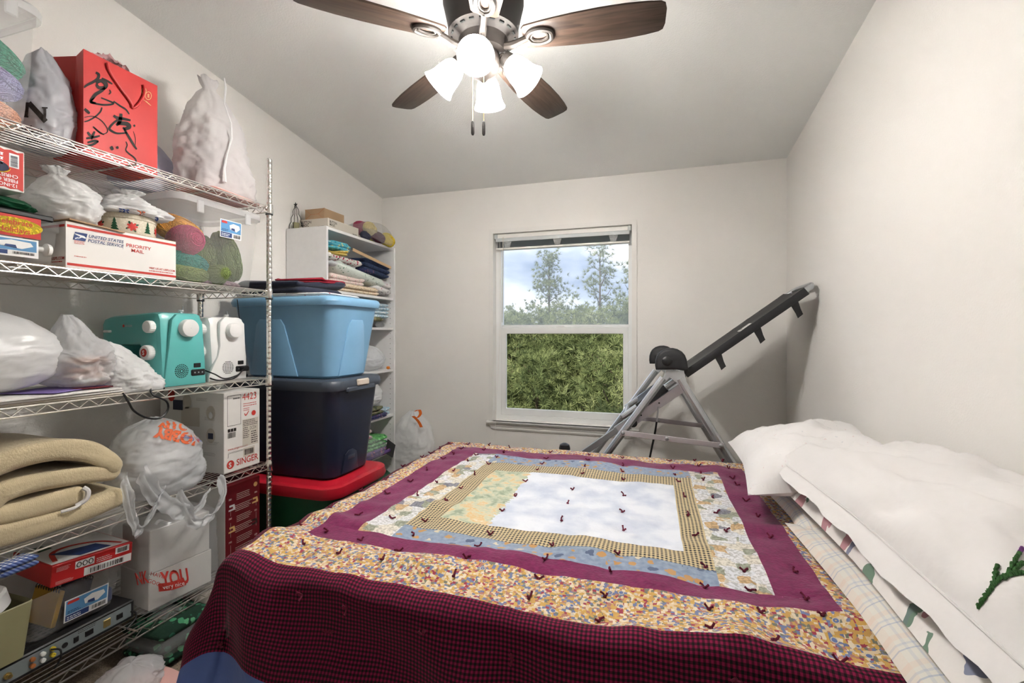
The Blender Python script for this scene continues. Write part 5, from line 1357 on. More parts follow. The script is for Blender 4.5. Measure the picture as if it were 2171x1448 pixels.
# rolled blanket: folded spiral section extruded from the room towards the wall
def spiral_section():
    outer = [(1.135, .018), (1.02, .006), (.88, .006), (.76, .02), (.70, .075), (.695, .16), (.73, .245), (.80, .285), (.92, .288), (1.02, .262), (1.09, .215), (1.138, .155), (1.142, .135)]
    return outer
bk = thing('rolled_blanket', 'thick cream wool blanket folded into a roll on the shelf', 'blanket', (-1.95, .93, z))
def ribbon(path, thick, x0, x1, nm, par, seed=0):
    """thick felt-like strip following path (y, z), extruded along x"""
    mb = MB(); mb.uv = []
    sp = spline([(0, a, b) for a, b in path], 8); n = len(sp)
    def loop_at(th):
        L, Rr = ribbon2([(p.y, p.z) for p in sp], [th] * n); out = [(p.x, p.y) for p in L]
        for e, pr, sgn in ((sp[-1], sp[-2], 1), (sp[0], sp[1], 1)):
            d = (e - pr).normalized(); d2 = V((d.y, d.z)); nn = V((-d2.y, d2.x)); c2 = V((e.y, e.z))
            arc = [c2 + (nn * math.cos(a) + d2 * math.sin(a)) * th / 2 for a in [math.pi * k / 7 for k in range(1, 7)]]
            out += [(q.x, q.y) for q in arc]
            if e is sp[-1]: out += [(p.x, p.y) for p in Rr[::-1]]
        return out
    rings = []; nx = 14
    for i in range(nx + 1):
        s = i / nx; e_ = 0
        if i > nx - 4: e_ = (i - (nx - 4)) / 4
        x = lerp(x0, x1 - .02, min(1, i / (nx - 4))) + .02 * math.sin(e_ * math.pi / 2)
        for k, (yy, zz) in enumerate(loop_at(thick * (.35 + .65 * math.cos(e_ * math.pi / 2)))):
            w_ = noise.noise(V((yy * 8, zz * 8 + seed, s * 2))) * .010
            if k == 0: ring = []
            ring.append(V((x + w_ * .9, yy + w_ * .5, zz + w_))); mb.uv.append((k * .012, s * .4))
        rings.append(ring)
    mb.loft(rings); return mb.build(nm, 'blanket', par, ang=100)
zz = z + .003
ribbon([(1.118, zz + .045), (1.0, zz + .030), (.86, zz + .030), (.765, zz + .050), (.722, zz + .115), (.738, zz + .19), (.81, zz + .242), (.92, zz + .250), (1.02, zz + .225), (1.085, zz + .180), (1.105, zz + .160)], .064, -2.15, -1.765, 'blanket_fold', bk, 1)
ribbon([(1.098, zz + .132), (1.0, zz + .150), (.90, zz + .162), (.83, zz + .156), (.80, zz + .13)], .056, -2.14, -1.772, 'blanket_fold', bk, 5)
ribbon([(.995, zz + .088), (.90, zz + .083), (.82, zz + .092)], .056, -2.14, -1.768, 'blanket_fold', bk, 8)
MB().tube(spline([(-1.762, .985, zz + .062), (-1.755, 1.008, zz + .075), (-1.756, 1.014, zz + .10), (-1.764, 1.005, zz + .114)], 5), .007, 7).build('binding_tape', 'cloth_white', bk)
MB().tube(spline([(-1.76, 1.000, zz + .068), (-1.752, .975, zz + .060), (-1.760, .945, zz + .058)], 4), .005, 6).build('binding_tape', 'cloth_white', bk)
MB().tube(spline([(-1.762, 1.128, zz + .020), (-1.755, 1.143, zz + .035), (-1.755, 1.146, zz + .055), (-1.764, 1.135, zz + .070)], 5), .005, 6).build('binding_tape', 'cloth_white', bk)
mb = MB(); fold_mesh(mb, (-1.80, .80, z + .014), (.16, .18, .026), RZ(.2), 2, 4, .006, True); mb2 = mb
gc = MB(); fold_mesh(gc, (-1.742, .825, z - .045), (.06, .09, .035), RZ(.1), 2, 4, .005, True); solo(gc, 'folded_cloth', 'cloth_gingham', 'blue gingham cloth hanging over the shelf edge below the cream blanket', 'cloth', ang=180)
# hobby-shop bag
hb = bag_mesh((-1.86, 1.31, z + .001), .125, .150, .285, [(0, .85), (.06, 1.0), (.25, 1.05), (.5, 1.0), (.75, .82), (.9, .55), (1, .08)], 3.3, .08, 72, 56, 0, 2.1, (-.02, -.01), fine=.4, freq=1.2)
ho = thing('plastic_bag', 'bluish-white shop bag with upside-down orange letters and knotted handles', 'bag', (-1.86, 1.31, z)); hb.build('sack', 'bag_film', ho, ang=180)
mb = MB()
for pth, w_ in (([(265, 1010, -1.755), (272, 1060, -1.722), (284, 1105, -1.715), (292, 1128, -1.715), (312, 1108, -1.715), (330, 1070, -1.72), (345, 1035, -1.74)], .026), ([(380, 1040, -1.73), (398, 1085, -1.715), (412, 1108, -1.712), (440, 1102, -1.712), (462, 1078, -1.712), (474, 1040, -1.72), (462, 1015, -1.74)], .028), ([(300, 1000, -1.74), (340, 1060, -1.73), (400, 1085, -1.72), (440, 1050, -1.73)], .04)):
    sp = spline([pix(u, v, x=x_) for u, v, x_ in pth], 5)
    def strip(a, b, sp=sp, w_=w_):
        i = min(len(sp) - 2, int(a * (len(sp) - 1))); p = sp[i].lerp(sp[i + 1], a * (len(sp) - 1) - i)
        return p + V((.020 * noise.noise(V((a * 9, b * 4, 1))), 0, .008 * noise.noise(V((a * 14, b * 5, 4))))) + V((.25 * math.sin(a * 11), .6, .8)) * (b - .5) * 2 * w_ * (.75 + .7 * noise.noise(V((a * 5, 4, 2))))
    mb.grid(strip, 60, 8)
mb.build('handle', 'bag_film', ho, ang=180, fix=False)
hv = hb.bvh(); mb = MB()
for s_, u, v, a, sz in (('HOBBY', 432, 926, 168, 31), ('LOBBY', 412, 899, 171, 24)):
    mb.text(s_, sz, px_fn(hv, u, v, a if False else a, .004), bold=.06)
if mb.v: mb.build('lettering', 'orange_ink', ho, smooth=False, fix=False)
mb = MB(); mb.text('Super Savings', 10, px_fn(hv, 440, 934, 168, .004), shear=.3)
if mb.v: mb.build('script', 'blue_ink', ho, smooth=False, fix=False)
mb = bag_mesh((-1.88, 1.31, z + .012), .09, .11, .20, BALL, 1.9, .08); solo(mb, 'craft_filling', 'cloth_white', 'white stuffing bundle inside the orange-lettered shop bag', 'bundle', ang=180)
# white machine carton
def face_yz(x, y0, z0): return V((x, y0, z0)), V((0, 1, 0)), V((0, 0, 1))
cx0, cx1, cy0, cy1, ch = -2.17, -1.788, 1.535, 1.726, .355
cb = thing('machine_carton', 'white sewing machine carton with red lettering and the number 4423', 'box', ((cx0 + cx1) / 2, (cy0 + cy1) / 2, z))
MB().rbox(((cx0 + cx1) / 2, (cy0 + cy1) / 2, z + ch / 2), (cx1 - cx0, cy1 - cy0, ch), .002).build('carton', 'box_white', cb)
o_, ex_, ez_ = face_yz(cx1 + .0008, cy0, z); W_ = cy1 - cy0; r_ = random.Random(4)
def red(m_, nm_='lettering'): m_.build(nm_, 'usps_red', cb, smooth=False, fix=False)
red(MB().text('4423', .046, plane_fn(o_ + V((0, .092, ch - .044)), ex_, ez_), 'LEFT', 0, .0, .88)); mb = MB(); mb.text('SINGER', .040, plane_fn(o_ + V((0, .062, .022)), ex_, ez_), 'LEFT', .012, 0, .88); red(mb); mb = MB(); mb.text('www.singerco.com', .0135, plane_fn(o_ + V((0, .018, .098)), ex_, ez_)); red(mb)
for c_, r0 in (((.155, .245), .012), ((.032, .034), .019)): red(MB().flat([(c_[0] + r0 * math.cos(k * .3142), c_[1] + r0 * math.sin(k * .3142)) for k in range(20)], o_, ex_, ez_), 'round_seal')
mb = MB()
fine_print(mb, .098, ch - .075, .175, ch - .055, 2, o_, ex_, ez_, r_, .3); fine_print(mb, .098, ch - .095, .14, ch - .078, 2, o_, ex_, ez_, r_, .3)
brush(mb, [(.105, .250), (.112, .240), (.128, .258)], .005, plane_fn(o_, ex_, ez_)); mb.build('red_print', 'usps_red', cb, smooth=False, fix=False)
mb = MB(); mb.text('S', .030, plane_fn(o_ + V((.0006, .0225, .023)), ex_, ez_), 'LEFT', .03); mb.build('emblem_letter', 'white', cb, smooth=False, fix=False)
mb = MB()
for x0, y0_, x1, y1_ in ((.016, .205, .086, .2065), (.016, .3385, .086, .34), (.016, .205, .0175, .34), (.0845, .205, .086, .34)): mb.rect(x0, y0_, x1, y1_, o_, ex_, ez_)
barcode(mb, .045, .322, .080, .329, o_, ex_, ez_, r_); barcode(mb, .018, .152, .058, .176, o_, ex_, ez_, r_)
for k in range(3): mb.rect(.018 + k * .015, .179, .031 + k * .015, .193, o_, ex_, ez_)
mb.text('DCD4', .022, plane_fn(o_ + V((0, .133, .170)), ex_, ez_), 'LEFT', .0, 0, .6); mb.text('J', .020, plane_fn(o_ + V((0, .018, .070)), ex_, ez_))
fine_print(mb, .020, .082, .10, .090, 2, o_, ex_, ez_, r_, .3); mb.build('black_print', 'ink', cb, smooth=False, fix=False)
mb = MB(); mb.rect(.094, .098, .180, .222, o_, ex_, ez_); mb.rect(.098, .050, .160, .092, o_, ex_, ez_); sk = mb.build('shipping_label', 'card_grey', cb, smooth=False, fix=False)
mb = MB(); o2 = o_ + V((.0007, 0, 0)); fine_print(mb, .096, .19, .178, .220, 4, o2, ex_, ez_, r_, .35); fine_print(mb, .096, .135, .130, .188, 6, o2, ex_, ez_, r_, .35); fine_print(mb, .140, .105, .178, .165, 6, o2, ex_, ez_, r_, .4); barcode(mb, .104, .058, .154, .084, o2, ex_, ez_, r_); mb.build('label_print', 'ink', sk, smooth=False, fix=False)
o_ = V((cx1, cy0 - .0008, z)); ex_ = V((-1, 0, 0)); ex_ = V((1, 0, 0)); mb = MB()
def disc(mb, cx_, cz_, rr, mi=0): mb.flat([(cx_ + rr * math.cos(k * .2618), cz_ + rr * 1.25 * math.sin(k * .2618)) for k in range(24)], o_, ex_, ez_, mi)
for (a, b) in ((-.215, .31), (-.075, .265), (-.075, .165)):
    mb = MB(); disc(mb, a, b, .026, 0); mb.build('side_picture', 'card_grey', cb, smooth=False, fix=False)
MB().rect(-.25, .20, -.14, .285, o_, ex_, ez_, 0).build('side_picture', 'card_grey', cb, smooth=False, fix=False); mb = MB()
for (a, b) in ((-.16, .315), (-.11, .232), (-.10, .125), (-.12, .075)): fine_print(mb, a, b, a + .075, b + .016, 3, o_, ex_, ez_, r_, .3, 1)
mb.build('side_print', ['card_grey', 'grey_print'], cb, smooth=False, fix=False)
o_ = V((cx1, cy0 - .0016, z)); 
for m_, kw in (('white', (-.075, .255, .012)), ('usps_red', (-.31, .335, .022))):
    mb = MB(); disc(mb, *kw); mb.build('side_dot', m_, cb, smooth=False, fix=False)
for q in ((-.09, .15, -.06, .176), (-.30, .27, -.24, .315)): MB().rect(*q, o_, ex_, ez_).build('machine_picture', 'yarn_dark', cb, smooth=False, fix=False)

# --- bottom shelf
z = SZ[4]
db = thing('anniversary_carton', 'dark red sewing machine carton printed with a white timeline', 'box', (-1.98, 1.66, z))
dx1, dy0, dy1, dh = -1.79, 1.545, 1.728, .375
MB().rbox((dx1 - .19, (dy0 + dy1) / 2, z + dh / 2), (.38, dy1 - dy0, dh), .002).build('carton', 'red_dark', db)
MB().span((dx1 - .379, dy0 - .0012, z + .002), (dx1 - .002, dy0 - .0004, z + dh - .002)).build('plain_side', 'box_white', db, smooth=False)
o_, ex_, ez_ = face_yz(dx1 + .0008, dy0, z); mb = MB(); r_ = random.Random(6)
for k, b in enumerate((.30, .25, .20, .155, .105, .06, .02)):
    mb = MB(); fine_print(mb, .048 if k % 2 else .055, b, .14, b + .032, 4, o_, ex_, ez_, r_, .28); mb.build('text_block', 'card_grey', db, smooth=False, fix=False)
for s_, a, b in (('1851', .014, .31), ('1856', .150, .30), ('1865', .014, .225), ('1921', .150, .215), ('1933', .014, .12), ('1978', .150, .10)): MB().text(s_, .011, plane_fn(o_ + V((0, a, b)), ex_, ez_), 'LEFT', .02, 0, .75).build('year_lettering', 'card_grey', db, smooth=False, fix=False)
for a in (.024, .160): 
    for b0, b1 in ((.24, .265), (.145, .21), (.06, .11)): MB().rect(a, b0, a + .001, b1, o_, ex_, ez_).build('timeline', 'card_grey', db, smooth=False, fix=False)
mb = MB()
for a, b, mi in ((.014, .262, 0), (.138, .255, 1), (.014, .165, 1), (.134, .155, 2), (.014, .03, 1)):
    mb = MB(); mb.flat([(a, b), (a + .034, b), (a + .034, b + .007), (a + .030, b + .026), (a + .004, b + .026), (a + .004, b + .018), (a + .022, b + .017), (a + .022, b + .008), (a, b + .007)], o_, ex_, ez_); mb.build('machine_picture', ('dial_grey', 'gold', 'ink')[mi], db, smooth=False, fix=False)
mb = MB(); mb.flat([(.157 + .011 * math.cos(k * .393), .342 + .011 * math.sin(k * .393)) for k in range(16)], o_, ex_, ez_); mb.build('gold_seal', 'gold', db, smooth=False, fix=False)
# white box wrapped in thin "thank you" bag
tkx0, tkx1, tky0, tky1 = -1.99, -1.80, 1.235, 1.50
bxx = thing('white_box', 'two white boxes stacked as one inside the thin thank-you bag', 'box', ((tkx0 + tkx1) / 2, 1.37, z))
MB().rbox(((tkx0 + tkx1) / 2, 1.37, z + .07), (.19, .235, .138), .003, RZ(-.12)).build('carton', 'box_white', bxx); MB().rbox(((tkx0 + tkx1) / 2 + .006, 1.365, z + .222), (.18, .225, .165), .003, RZ(-.12)).build('carton', 'box_white', bxx)
tk = bag_mesh((-1.895, 1.368, z + .001), .116, .150, .345, [(0, .97), (.04, 1.03), (.3, 1.02), (.6, 1.0), (.85, .98), (.93, .80), (1, .2)], 6.6, .05, 60, 44, 0, 4.5, rot=-.12, fine=.5)
ko = thing('plastic_bag', 'thin clear thank-you carrier bag pulled over white boxes', 'bag', (-1.895, 1.368, z)); tk.build('sack', 'bag_clear', ko, ang=180)
tv = tk.bvh(); mb = MB()
mb.text('YOU', 44, px_fn(tv, 345, 1244, 9, .003), 'LEFT', .03, 0, .62); mb.text('NK', 36, px_fn(tv, 290, 1240, 12, .003), 'LEFT', .03, 0, .5); mb.text('HAVE', 12, px_fn(tv, 318, 1220, -12, .003)); mb.text('GOOD', 12, px_fn(tv, 312, 1234, -20, .003))
brush(mb, [(336, -1246), (365, -1242), (392, -1232)], 17, lambda x, y: px_fn(tv, 0, 0, 0, .003)(x, y), False)
if mb.v: mb.build('lettering', 'usps_red', ko, smooth=False, fix=False)
mb = MB(); mb.text('very nice', 13, px_fn(tv, 346, 1250, 12, .006))
if mb.v: mb.build('ribbon_lettering', 'white', ko, smooth=False, fix=False)
MB().tube(spline([pix(u, v, x=-1.82) for u, v in ((330, 1112), (338, 1104), (360, 1110), (390, 1106), (402, 1112), (380, 1118), (350, 1118))], 4), .006, 7).build('knot', 'bag_white', ko)
# cable box
kx0, kx1, ky0, ky1 = -2.12, -1.835, .70, 1.205
kb2 = thing('cable_box', 'black set-top box lying with its socket panel facing the room', 'set-top box', ((kx0 + kx1) / 2, .95, z))
MB().rbox(((kx0 + kx1) / 2, (ky0 + ky1) / 2, z + .034), (kx1 - kx0, ky1 - ky0, .066), .004).build('case', 'black', kb2)
pn = MB().span((kx1, ky0 + .01, z + .012), (kx1 + .0015, ky1 - .012, z + .058)).build('socket_panel', 'panel_grey', kb2, smooth=False)
xp = kx1 + .0015; Rp = RY(math.pi / 2)
for y_, nm, m in ((.80, 'coax_socket', 'brass'), (.855, 'coax_socket', 'brass')): MB().lathe([(.009, 0), (.009, .006), (.006, .006), (.006, .016), (.002, .016)], (xp, y_, z + .035), Rp, 12).build(nm, m, pn)
for j in range(3):
    for k in range(2): MB().lathe([(.0065, 0), (.0065, .008), (.003, .009), (.001, .009)], (xp, .912 + .025 * j, z + .025 + .02 * k), Rp, 12).build('phono_socket', ('rust', 'white', 'yarn_yellow')[j], pn)
MB().lathe([(.008, 0), (.008, .001)], (xp, .995, z + .034), Rp, 14).build('round_socket', 'black', pn)
for y_, w_, m in ((1.025, .014, 'black'), (1.062, .024, 'black'), (1.115, .022, 'brass'), (1.155, .020, 'black')): MB().rbox((xp + .001, y_, z + .034), (.003, w_, .018 if m == 'black' else .026), .001).build('port', m, pn)
mb = MB(); rr_ = random.Random(9); fine_print(mb, .0, 0, .06, .012, 2, V((xp + .0008, 1.03, z + .047)), V((0, 1, 0)), V((0, 0, 1)), rr_, .3); mb.build('port_print', 'ink', pn, smooth=False, fix=False)
mb = MB()
for i in range(12):
    for j in range(14): mb.box((kx0 + .03 + i * .02, ky0 + .04 + j * .02, z + .0672), (.006, .012, .0006))
mb.build('vent_slot', 'dark_vent', kb2, smooth=False)
MB().tube(spline([(kx1 + .012, 1.185, z + .035), (kx1 + .03, 1.19, z + .03), (kx1 + .05, 1.175, z + .02), (kx1 + .06, 1.14, z + .008)], 5), .003, 6).build('power_cord', 'black', kb2)
MB().tube(spline([(kx1 + .01, .955, z + .048), (kx1 + .035, .965, z + .045), (kx1 + .04, .96, z + .015), (kx1 + .035, .93, z - .02), (kx1 + .03, .90, z - .03)], 5), .0025, 6).build('signal_cord', 'black', kb2)
zc2 = z + .0675
t = clear_tote('storage_bin', 'small clear bin with spiral notebooks standing on the black set-top box', -2.09, -1.845, .905, 1.175, zc2, .155, .02, .04, lid=False)
sticker(t, (-1.850, 1.00, zc2 + .030), (.02, 1, -.02), (.10, 0, 1), .125, .075, 5)
for k, (y_, m, lb_) in enumerate(((.99, 'leaf_gold', 'gold'), (1.07, 'yarn_dark', 'dark'))):
    nb_ = thing('spiral_notebook', f'{lb_} spiral notebook leaning inside the clear bin on the set-top box', 'notebook', (-1.95, y_, zc2 + .012), RX(-.25))
    MB().rbox((0, 0, .058), (.13, .014, .11), .002).build('cover', m, nb_, local=True)
    mb = MB()
    for j in range(10): mb.tube([V((-.058 + j * .013, .009 * math.cos(a * .785), .114 + .009 * math.sin(a * .785))) for a in range(8)], .0014, 4, closed=True)
    mb.build('spiral', 'black', nb_, local=True)
ps = MB().rbox((-1.90, 1.135, zc2 + .04), (.05, .05, .05), .006); solo(ps, 'fabric_scrap', 'cloth_gingham', 'blue checked fabric scrap in the corner of the notebook bin', 'cloth')
fb = bag_mesh((-1.868, 1.02, z + .0675), .020, .06, .03, BALL, 3, .2)
# red flat box tilted on the bin rim
Rr_ = RZ(-.10) @ RX(-.06); c = V((-1.95, 1.085, zc2 + .155 + .042))
fbx = thing('flat_box', 'red and white flat box with barcodes lying across the notebook bin', 'box', c, Rr_)
MB().rbox((0, 0, 0), (.25, .225, .068), .002).build('carton', 'red', fbx, local=True)
mb = MB(); mb.rect(-.120, -.108, .112, .108, (0, 0, .0347), (1, 0, 0), (0, 1, 0)); tp_ = mb.build('top_print', 'white', fbx, local=True, smooth=False, fix=False)
mb = MB(); mb.flat([(.01, -.075), (.10, -.03), (.10, .06), (.03, .045)], (0, 0, .0355), (1, 0, 0), (0, 1, 0), 0); brush(mb, [(.09, -.09), (.0, -.06), (-.02, 0), (.02, .06), (.1, .09)], .016, plane_fn((0, 0, .0353), (1, 0, 0), (0, 1, 0)), mi=1); mb.flat([(-.10, -.08), (-.04, -.08), (-.05, -.04), (-.1, -.05)], (0, 0, .0355), (1, 0, 0), (0, 1, 0), 2)
mb.build('top_picture', ['usps_blue', 'usps_red', 'green_tote'], fbx, local=True, smooth=False, fix=False)
o_ = V((.1257, -.1125, -.034)); ex_, ez_ = V((0, 1, 0)), V((0, 0, 1)); mb = MB(); rr_ = random.Random(3)
mb.rect(.085, .004, .222, .030, o_, ex_, ez_); mb.rect(.172, .042, .214, .064, o_, ex_, ez_); mb.rect(.060, .036, .112, .060, o_, ex_, ez_)
for b in (.034, .040, .046): fine_print(mb, .118, b, .165, b + .005, 1, o_, ex_, ez_, rr_, .4)
fine_print(mb, .012, .045, .05, .06, 4, o_, ex_, ez_, rr_, .25); fine_print(mb, .012, .005, .06, .016, 4, o_, ex_, ez_, rr_, .25); mb.build('label', 'white', fbx, local=True, smooth=False, fix=False)
mb = MB(); o2 = o_ + V((.0007, 0, 0)); barcode(mb, .102, .008, .198, .024, o2, ex_, ez_, rr_); mb.build('barcode', 'ink', fbx, local=True, smooth=False, fix=False); mb = MB(); barcode(mb, .178, .045, .208, .061, o2, ex_, ez_, rr_); mb.build('barcode', 'ink', fbx, local=True, smooth=False, fix=False); mb = MB()
for k in range(3):
    a = .070 + k * .016; mb.tube([o2 + V((0, a + .006 * math.cos(q * .785), .048 + .008 * math.sin(q * .785))) for q in range(8)], .0012, 4, closed=True)
mb.build('ring_marks', 'ink', fbx, local=True, smooth=False, fix=False)
# tan planter bin
pl = thing('desk_bin', 'olive tan plastic bin holding a white tub at the end of the bottom shelf', 'bin', (-1.89, .82, zc2))
MB().rloft((-1.895, .81, zc2), [(0, .13, .17, .012), (.165, .155, .20, .012), (.168, .150, .196, .012), (.02, .12, .155, .01)], None, 4, True, True).build('tub', 'tan_bin', pl)
mb = MB(); mb.flat([(-.062 + .036 * math.cos(k * .2618), .07 + .030 * math.sin(k * .2618)) for k in range(24)], V((-1.8185 - .002, .81 + .03, zc2)), V((.0, 1, 0)), V((.07, 0, 1))); mb.build('finger_hole', 'dark_vent', pl, smooth=False, fix=False)
mb = MB().lathe([(.001, 0), (.055, .002), (.066, .010), (.066, .05), (.060, .058), (.001, .060)], (-1.895, .825, zc2 + .148), RX(.25), 28); solo(mb, 'round_tub', 'white', 'round white plastic tub resting in the tan bin', 'tub')
mb = MB().rbox((-1.83, .775, zc2 + .06), (.012, .05, .03), .003, RX(.1)); solo(mb, 'wooden_block', 'rust', 'orange-brown wooden block at the finger hole of the tan bin', 'block')
# under the shelving, on the carpet
def zip_bag(c, size, R, m, label, seed):
    t = thing('zip_bag', label, 'bag', V(c) - V((0, 0, size[2] / 2)), None)
    mb = MB(); fold_mesh(mb, V(c), size, R, 3, seed, .014); mb.build('fabric', m, t, ang=180)
    mb = MB(); fold_mesh(mb, V(c), [q + .024 for q in size], R, 1, seed, .012); mb.build('film', 'bag_clear', t, ang=180)
zip_bag((-1.80, 1.305, .082), (.22, .20, .14), RX(.0) , 'print_greendark', 'zip bag of dark green leafy fabric on the carpet under the shelving', 2)
zip_bag((-1.79, 1.50, .082), (.22, .16, .14), RX(.0), 'print_car', 'zip bag of grey fabric printed with cars on the carpet under the shelving', 7)
zip_bag((-1.80, 1.655, .082), (.2, .12, .14), RX(.0), 'print_tealbag', 'zip bag of teal fabric on the carpet by the last shelving post', 9)
mb = bag_mesh((-1.72, 1.12, .0), .09, .08, .10, BALL, 2.7, .2); solo(mb, 'plastic_bag', 'bag_film', 'crumpled filmy bag on the carpet next to the green fabric bag', 'bag', ang=180)
mb = MB(); mb.grid(lambda a, b: V((-1.80 + .22 * a, 1.02 + .20 * b, .004 + .02 * a * (1 - b) + .02 * math.sin(a * 3))), 8, 8); solo(mb, 'paper_sheet', 'pink_paper', 'pink paper sheet on the carpet beneath the shelving', 'paper', fix=False)

# ------------------------------------------------------------------ stacked totes behind the shelving
def tote(nm, m, label, x0, x1, y0, y1, z0, h, tp_=.05, lidm=None, lidh=.032, lip=.02, r=.06):
    cx, cy = (x0 + x1) / 2, (y0 + y1) / 2; w_, d = x1 - x0, y1 - y0
    t = thing(nm, label, 'storage tote', (cx, cy, z0))
    MB().rloft((cx, cy, z0), [(0, w_ - 2 * tp_ - .02, d - 2 * tp_ - .02, r), (.012, w_ - 2 * tp_, d - 2 * tp_, r), (h - lidh - .02, w_ - .012, d - .012, r), (h - lidh, w_, d, r)], None, 6).build('tub', m, t, ang=30)
    zl = z0 + h - lidh
    MB().rloft((cx, cy, zl), [(-.014, w_ + lip, d + lip, r + .01), (.006, w_ + lip + .012, d + lip + .012, r + .012), (lidh - .008, w_ + lip, d + lip, r + .01), (lidh - .001, w_ + lip - .02, d + lip - .02, r), (lidh, w_ - .04, d - .04, r)], None, 6).build('lid', lidm or m, t, ang=40)
    return t
BX0, BX1, BY0, BY1 = -2.125, -1.480, 1.855, 2.275
z0 = 1.012; bh = .415
bt = tote('storage_tote', 'blue_tote', 'light blue lidded tote topmost of its stack, clothes on its lid', BX0, BX1, BY0, BY1, z0, bh)
def panel_shape(t, o, ex, ez, w_, h_, m):
    ol = [(0, 0), (w_, 0), (w_ - .075, h_ * .88), (w_ - .095, h_), (.095, h_), (.075, h_ * .88)]
    MB().prism(ol, o, ex, ez, .010, 0, .004).build('raised_panel', m, t, ang=30)
tl = .05 / bh
# embossed posts of the tub walls
def emboss(t, o, ex, ez, pts, m, d=.009): MB().prism(pts, o, ex, ez, d, 0, .004).build('raised_panel', m, t, ang=30)
emboss(bt, V((BX0, BY0 + .052, z0)), (1, 0, 0), (0, -.120, 1), [(.10, .01), (.40, .01), (.345, .27), (.325, .30), (.19, .30), (.165, .27)], 'blue_tote')
emboss(bt, V((BX1 - .052, BY0, z0)), (0, 1, 0), (.120, 0, 1), [(.105, .01), (.315, .01), (.275, .27), (.258, .30), (.165, .30), (.145, .27)], 'blue_tote')
nv = tote('storage_tote', 'navy_tote', 'navy lidded tote between the light blue tote and the red lid', -2.12, -1.475, 1.85, 2.27, .505, .505, .045, 'navy_lid', .040, .024)
MB().rbox((-1.475 + .014, 2.07, 1.005 - .020), (.022, .10, .034), .006).build('latch', 'beige_plastic', nv); MB().rbox((-1.475 + .012, 2.06, .955), (.02, .24, .03), .008).build('rim_rib', 'navy_lid', nv)
emboss(nv, V((-1.475 - .046, 1.85, .505)), (0, 1, 0), (.095, 0, 1), [(.12, .012), (.26, .012), (.235, .11), (.20, .13), (.165, .13), (.14, .11)], 'navy_tote', .006)
bd = MB().prism([(.0, .0), (.06, 0), (.06, .022), (0, .022)], V((-1.475 - .0365, 2.01, .585)), (0, 1, 0), (.095, 0, 1), .005, 0, .002); bd.build('badge', 'navy_lid', nv)
tote('storage_tote', 'green_tote', 'dark green tote with red lid at the bottom of its stack', -2.19, -1.445, 1.815, 2.28, 0, .503, .06, 'red_tote', .045, .03, .08)
# clothes on the blue tote
zt_ = z0 + bh
mb = MB(); fold_mesh(mb, (-1.83, 2.03, zt_ + .010), (.54, .34, .018), RZ(.05), 2, 1, .006); solo(mb, 'folded_cloth', 'print_spotty', 'pale printed cloth lowest on the light blue tote lid', 'cloth', ang=180)
mb = MB(); fold_mesh(mb, (-1.88, 2.02, zt_ + .050), (.46, .32, .066), RZ(-.04), 2, 5, .030); solo(mb, 'folded_sweater', 'cloth_navy', 'navy sweater folded on the light blue tote', 'clothes', ang=180)
mb = MB(); fold_mesh(mb, (-1.80, 2.08, zt_ + .093), (.30, .22, .024), RZ(.2), 2, 9, .030); solo(mb, 'folded_shirt', 'cloth_red', 'dark red garment crumpled on top of the navy sweater', 'clothes', ang=180)

# ------------------------------------------------------------------ bookcase
KX0, KX1, KY0, KY1, KZ = -2.262, -1.951, 2.392, 3.197, 1.918
kc = thing('bookcase', 'tall white bookcase crammed with folded fabric', 'bookcase', ((KX0 + KX1) / 2, (KY0 + KY1) / 2, 0))
th = .018
for y in (KY0, KY1 - th): MB().rbox(((KX0 + KX1) / 2, y + th / 2, KZ / 2), (KX1 - KX0, th, KZ), .0015).build('side_panel', 'laminate', kc)
MB().rbox(((KX0 + KX1) / 2 - .002, (KY0 + KY1) / 2, KZ - th / 2 - .001), (KX1 - KX0 - .006, KY1 - KY0 - 2 * th, th), .001).build('top_board', 'laminate', kc)
MB().span((KX0, KY0 + th, .05), (KX0 + .005, KY1 - th, KZ - th)).build('back_panel', 'laminate', kc, smooth=False)
KS = [1.520, 1.285, .958, .603, .32, .07]
for s_ in KS: MB().rbox(((KX0 + KX1) / 2 - .003, (KY0 + KY1) / 2, s_ - th / 2), (KX1 - KX0 - .012, KY1 - KY0 - 2 * th - .001, th), .001).build('shelf_board', 'laminate', kc)
MB().rbox((KX1 - .03, (KY0 + KY1) / 2, .026), (.015, KY1 - KY0 - 2 * th, .05), .001).build('kick_board', 'laminate', kc)
mb = MB()
for k in range(40):
    zz = .2 + k * .04
    mb.lathe([(.0028, 0), (.0028, .0006)], (KX1 - .035, KY1 - th, zz), RX(math.pi / 2), 6)
mb.build('pin_hole', 'dark_vent', kc, smooth=False)
def fab(name, m, label, u0, v0, u1, v1, depth, layers, seed, xf=-1.962, rx=0, wob=.010, cat='fabric', zrest=None):
    a, b = pix(u0, v1, x=xf), pix(u1, v0, x=xf)
    ya, yb = max(KY0 + th + .004, a.y), min(KY1 - th - .006, b.y); za = pix((u0 + u1) / 2, v1, x=xf).z; zb = pix((u0 + u1) / 2, v0, x=xf).z
    return (ya, yb, za, zb)
def fabz(name, m, label, y0, y1, z0_, z1_, layers, seed, depth=.25, xf=-1.955, rx=0., wob=.030, cat='fabric', group=None, dome=0):
    mb = MB(); fold_mesh(mb, (xf - depth / 2, (y0 + y1) / 2, (z0_ + z1_) / 2), (depth, y1 - y0, z1_ - z0_), RX(rx), layers, seed, wob); return solo(mb, name, m, label, cat, group, ang=180)
s0 = KS[0]
fabz('folded_fabric', 'print_peach', 'peach calico fabric lowest in the top bookcase compartment', 2.43, 2.98, s0 + .002, s0 + .048, 2, 1)
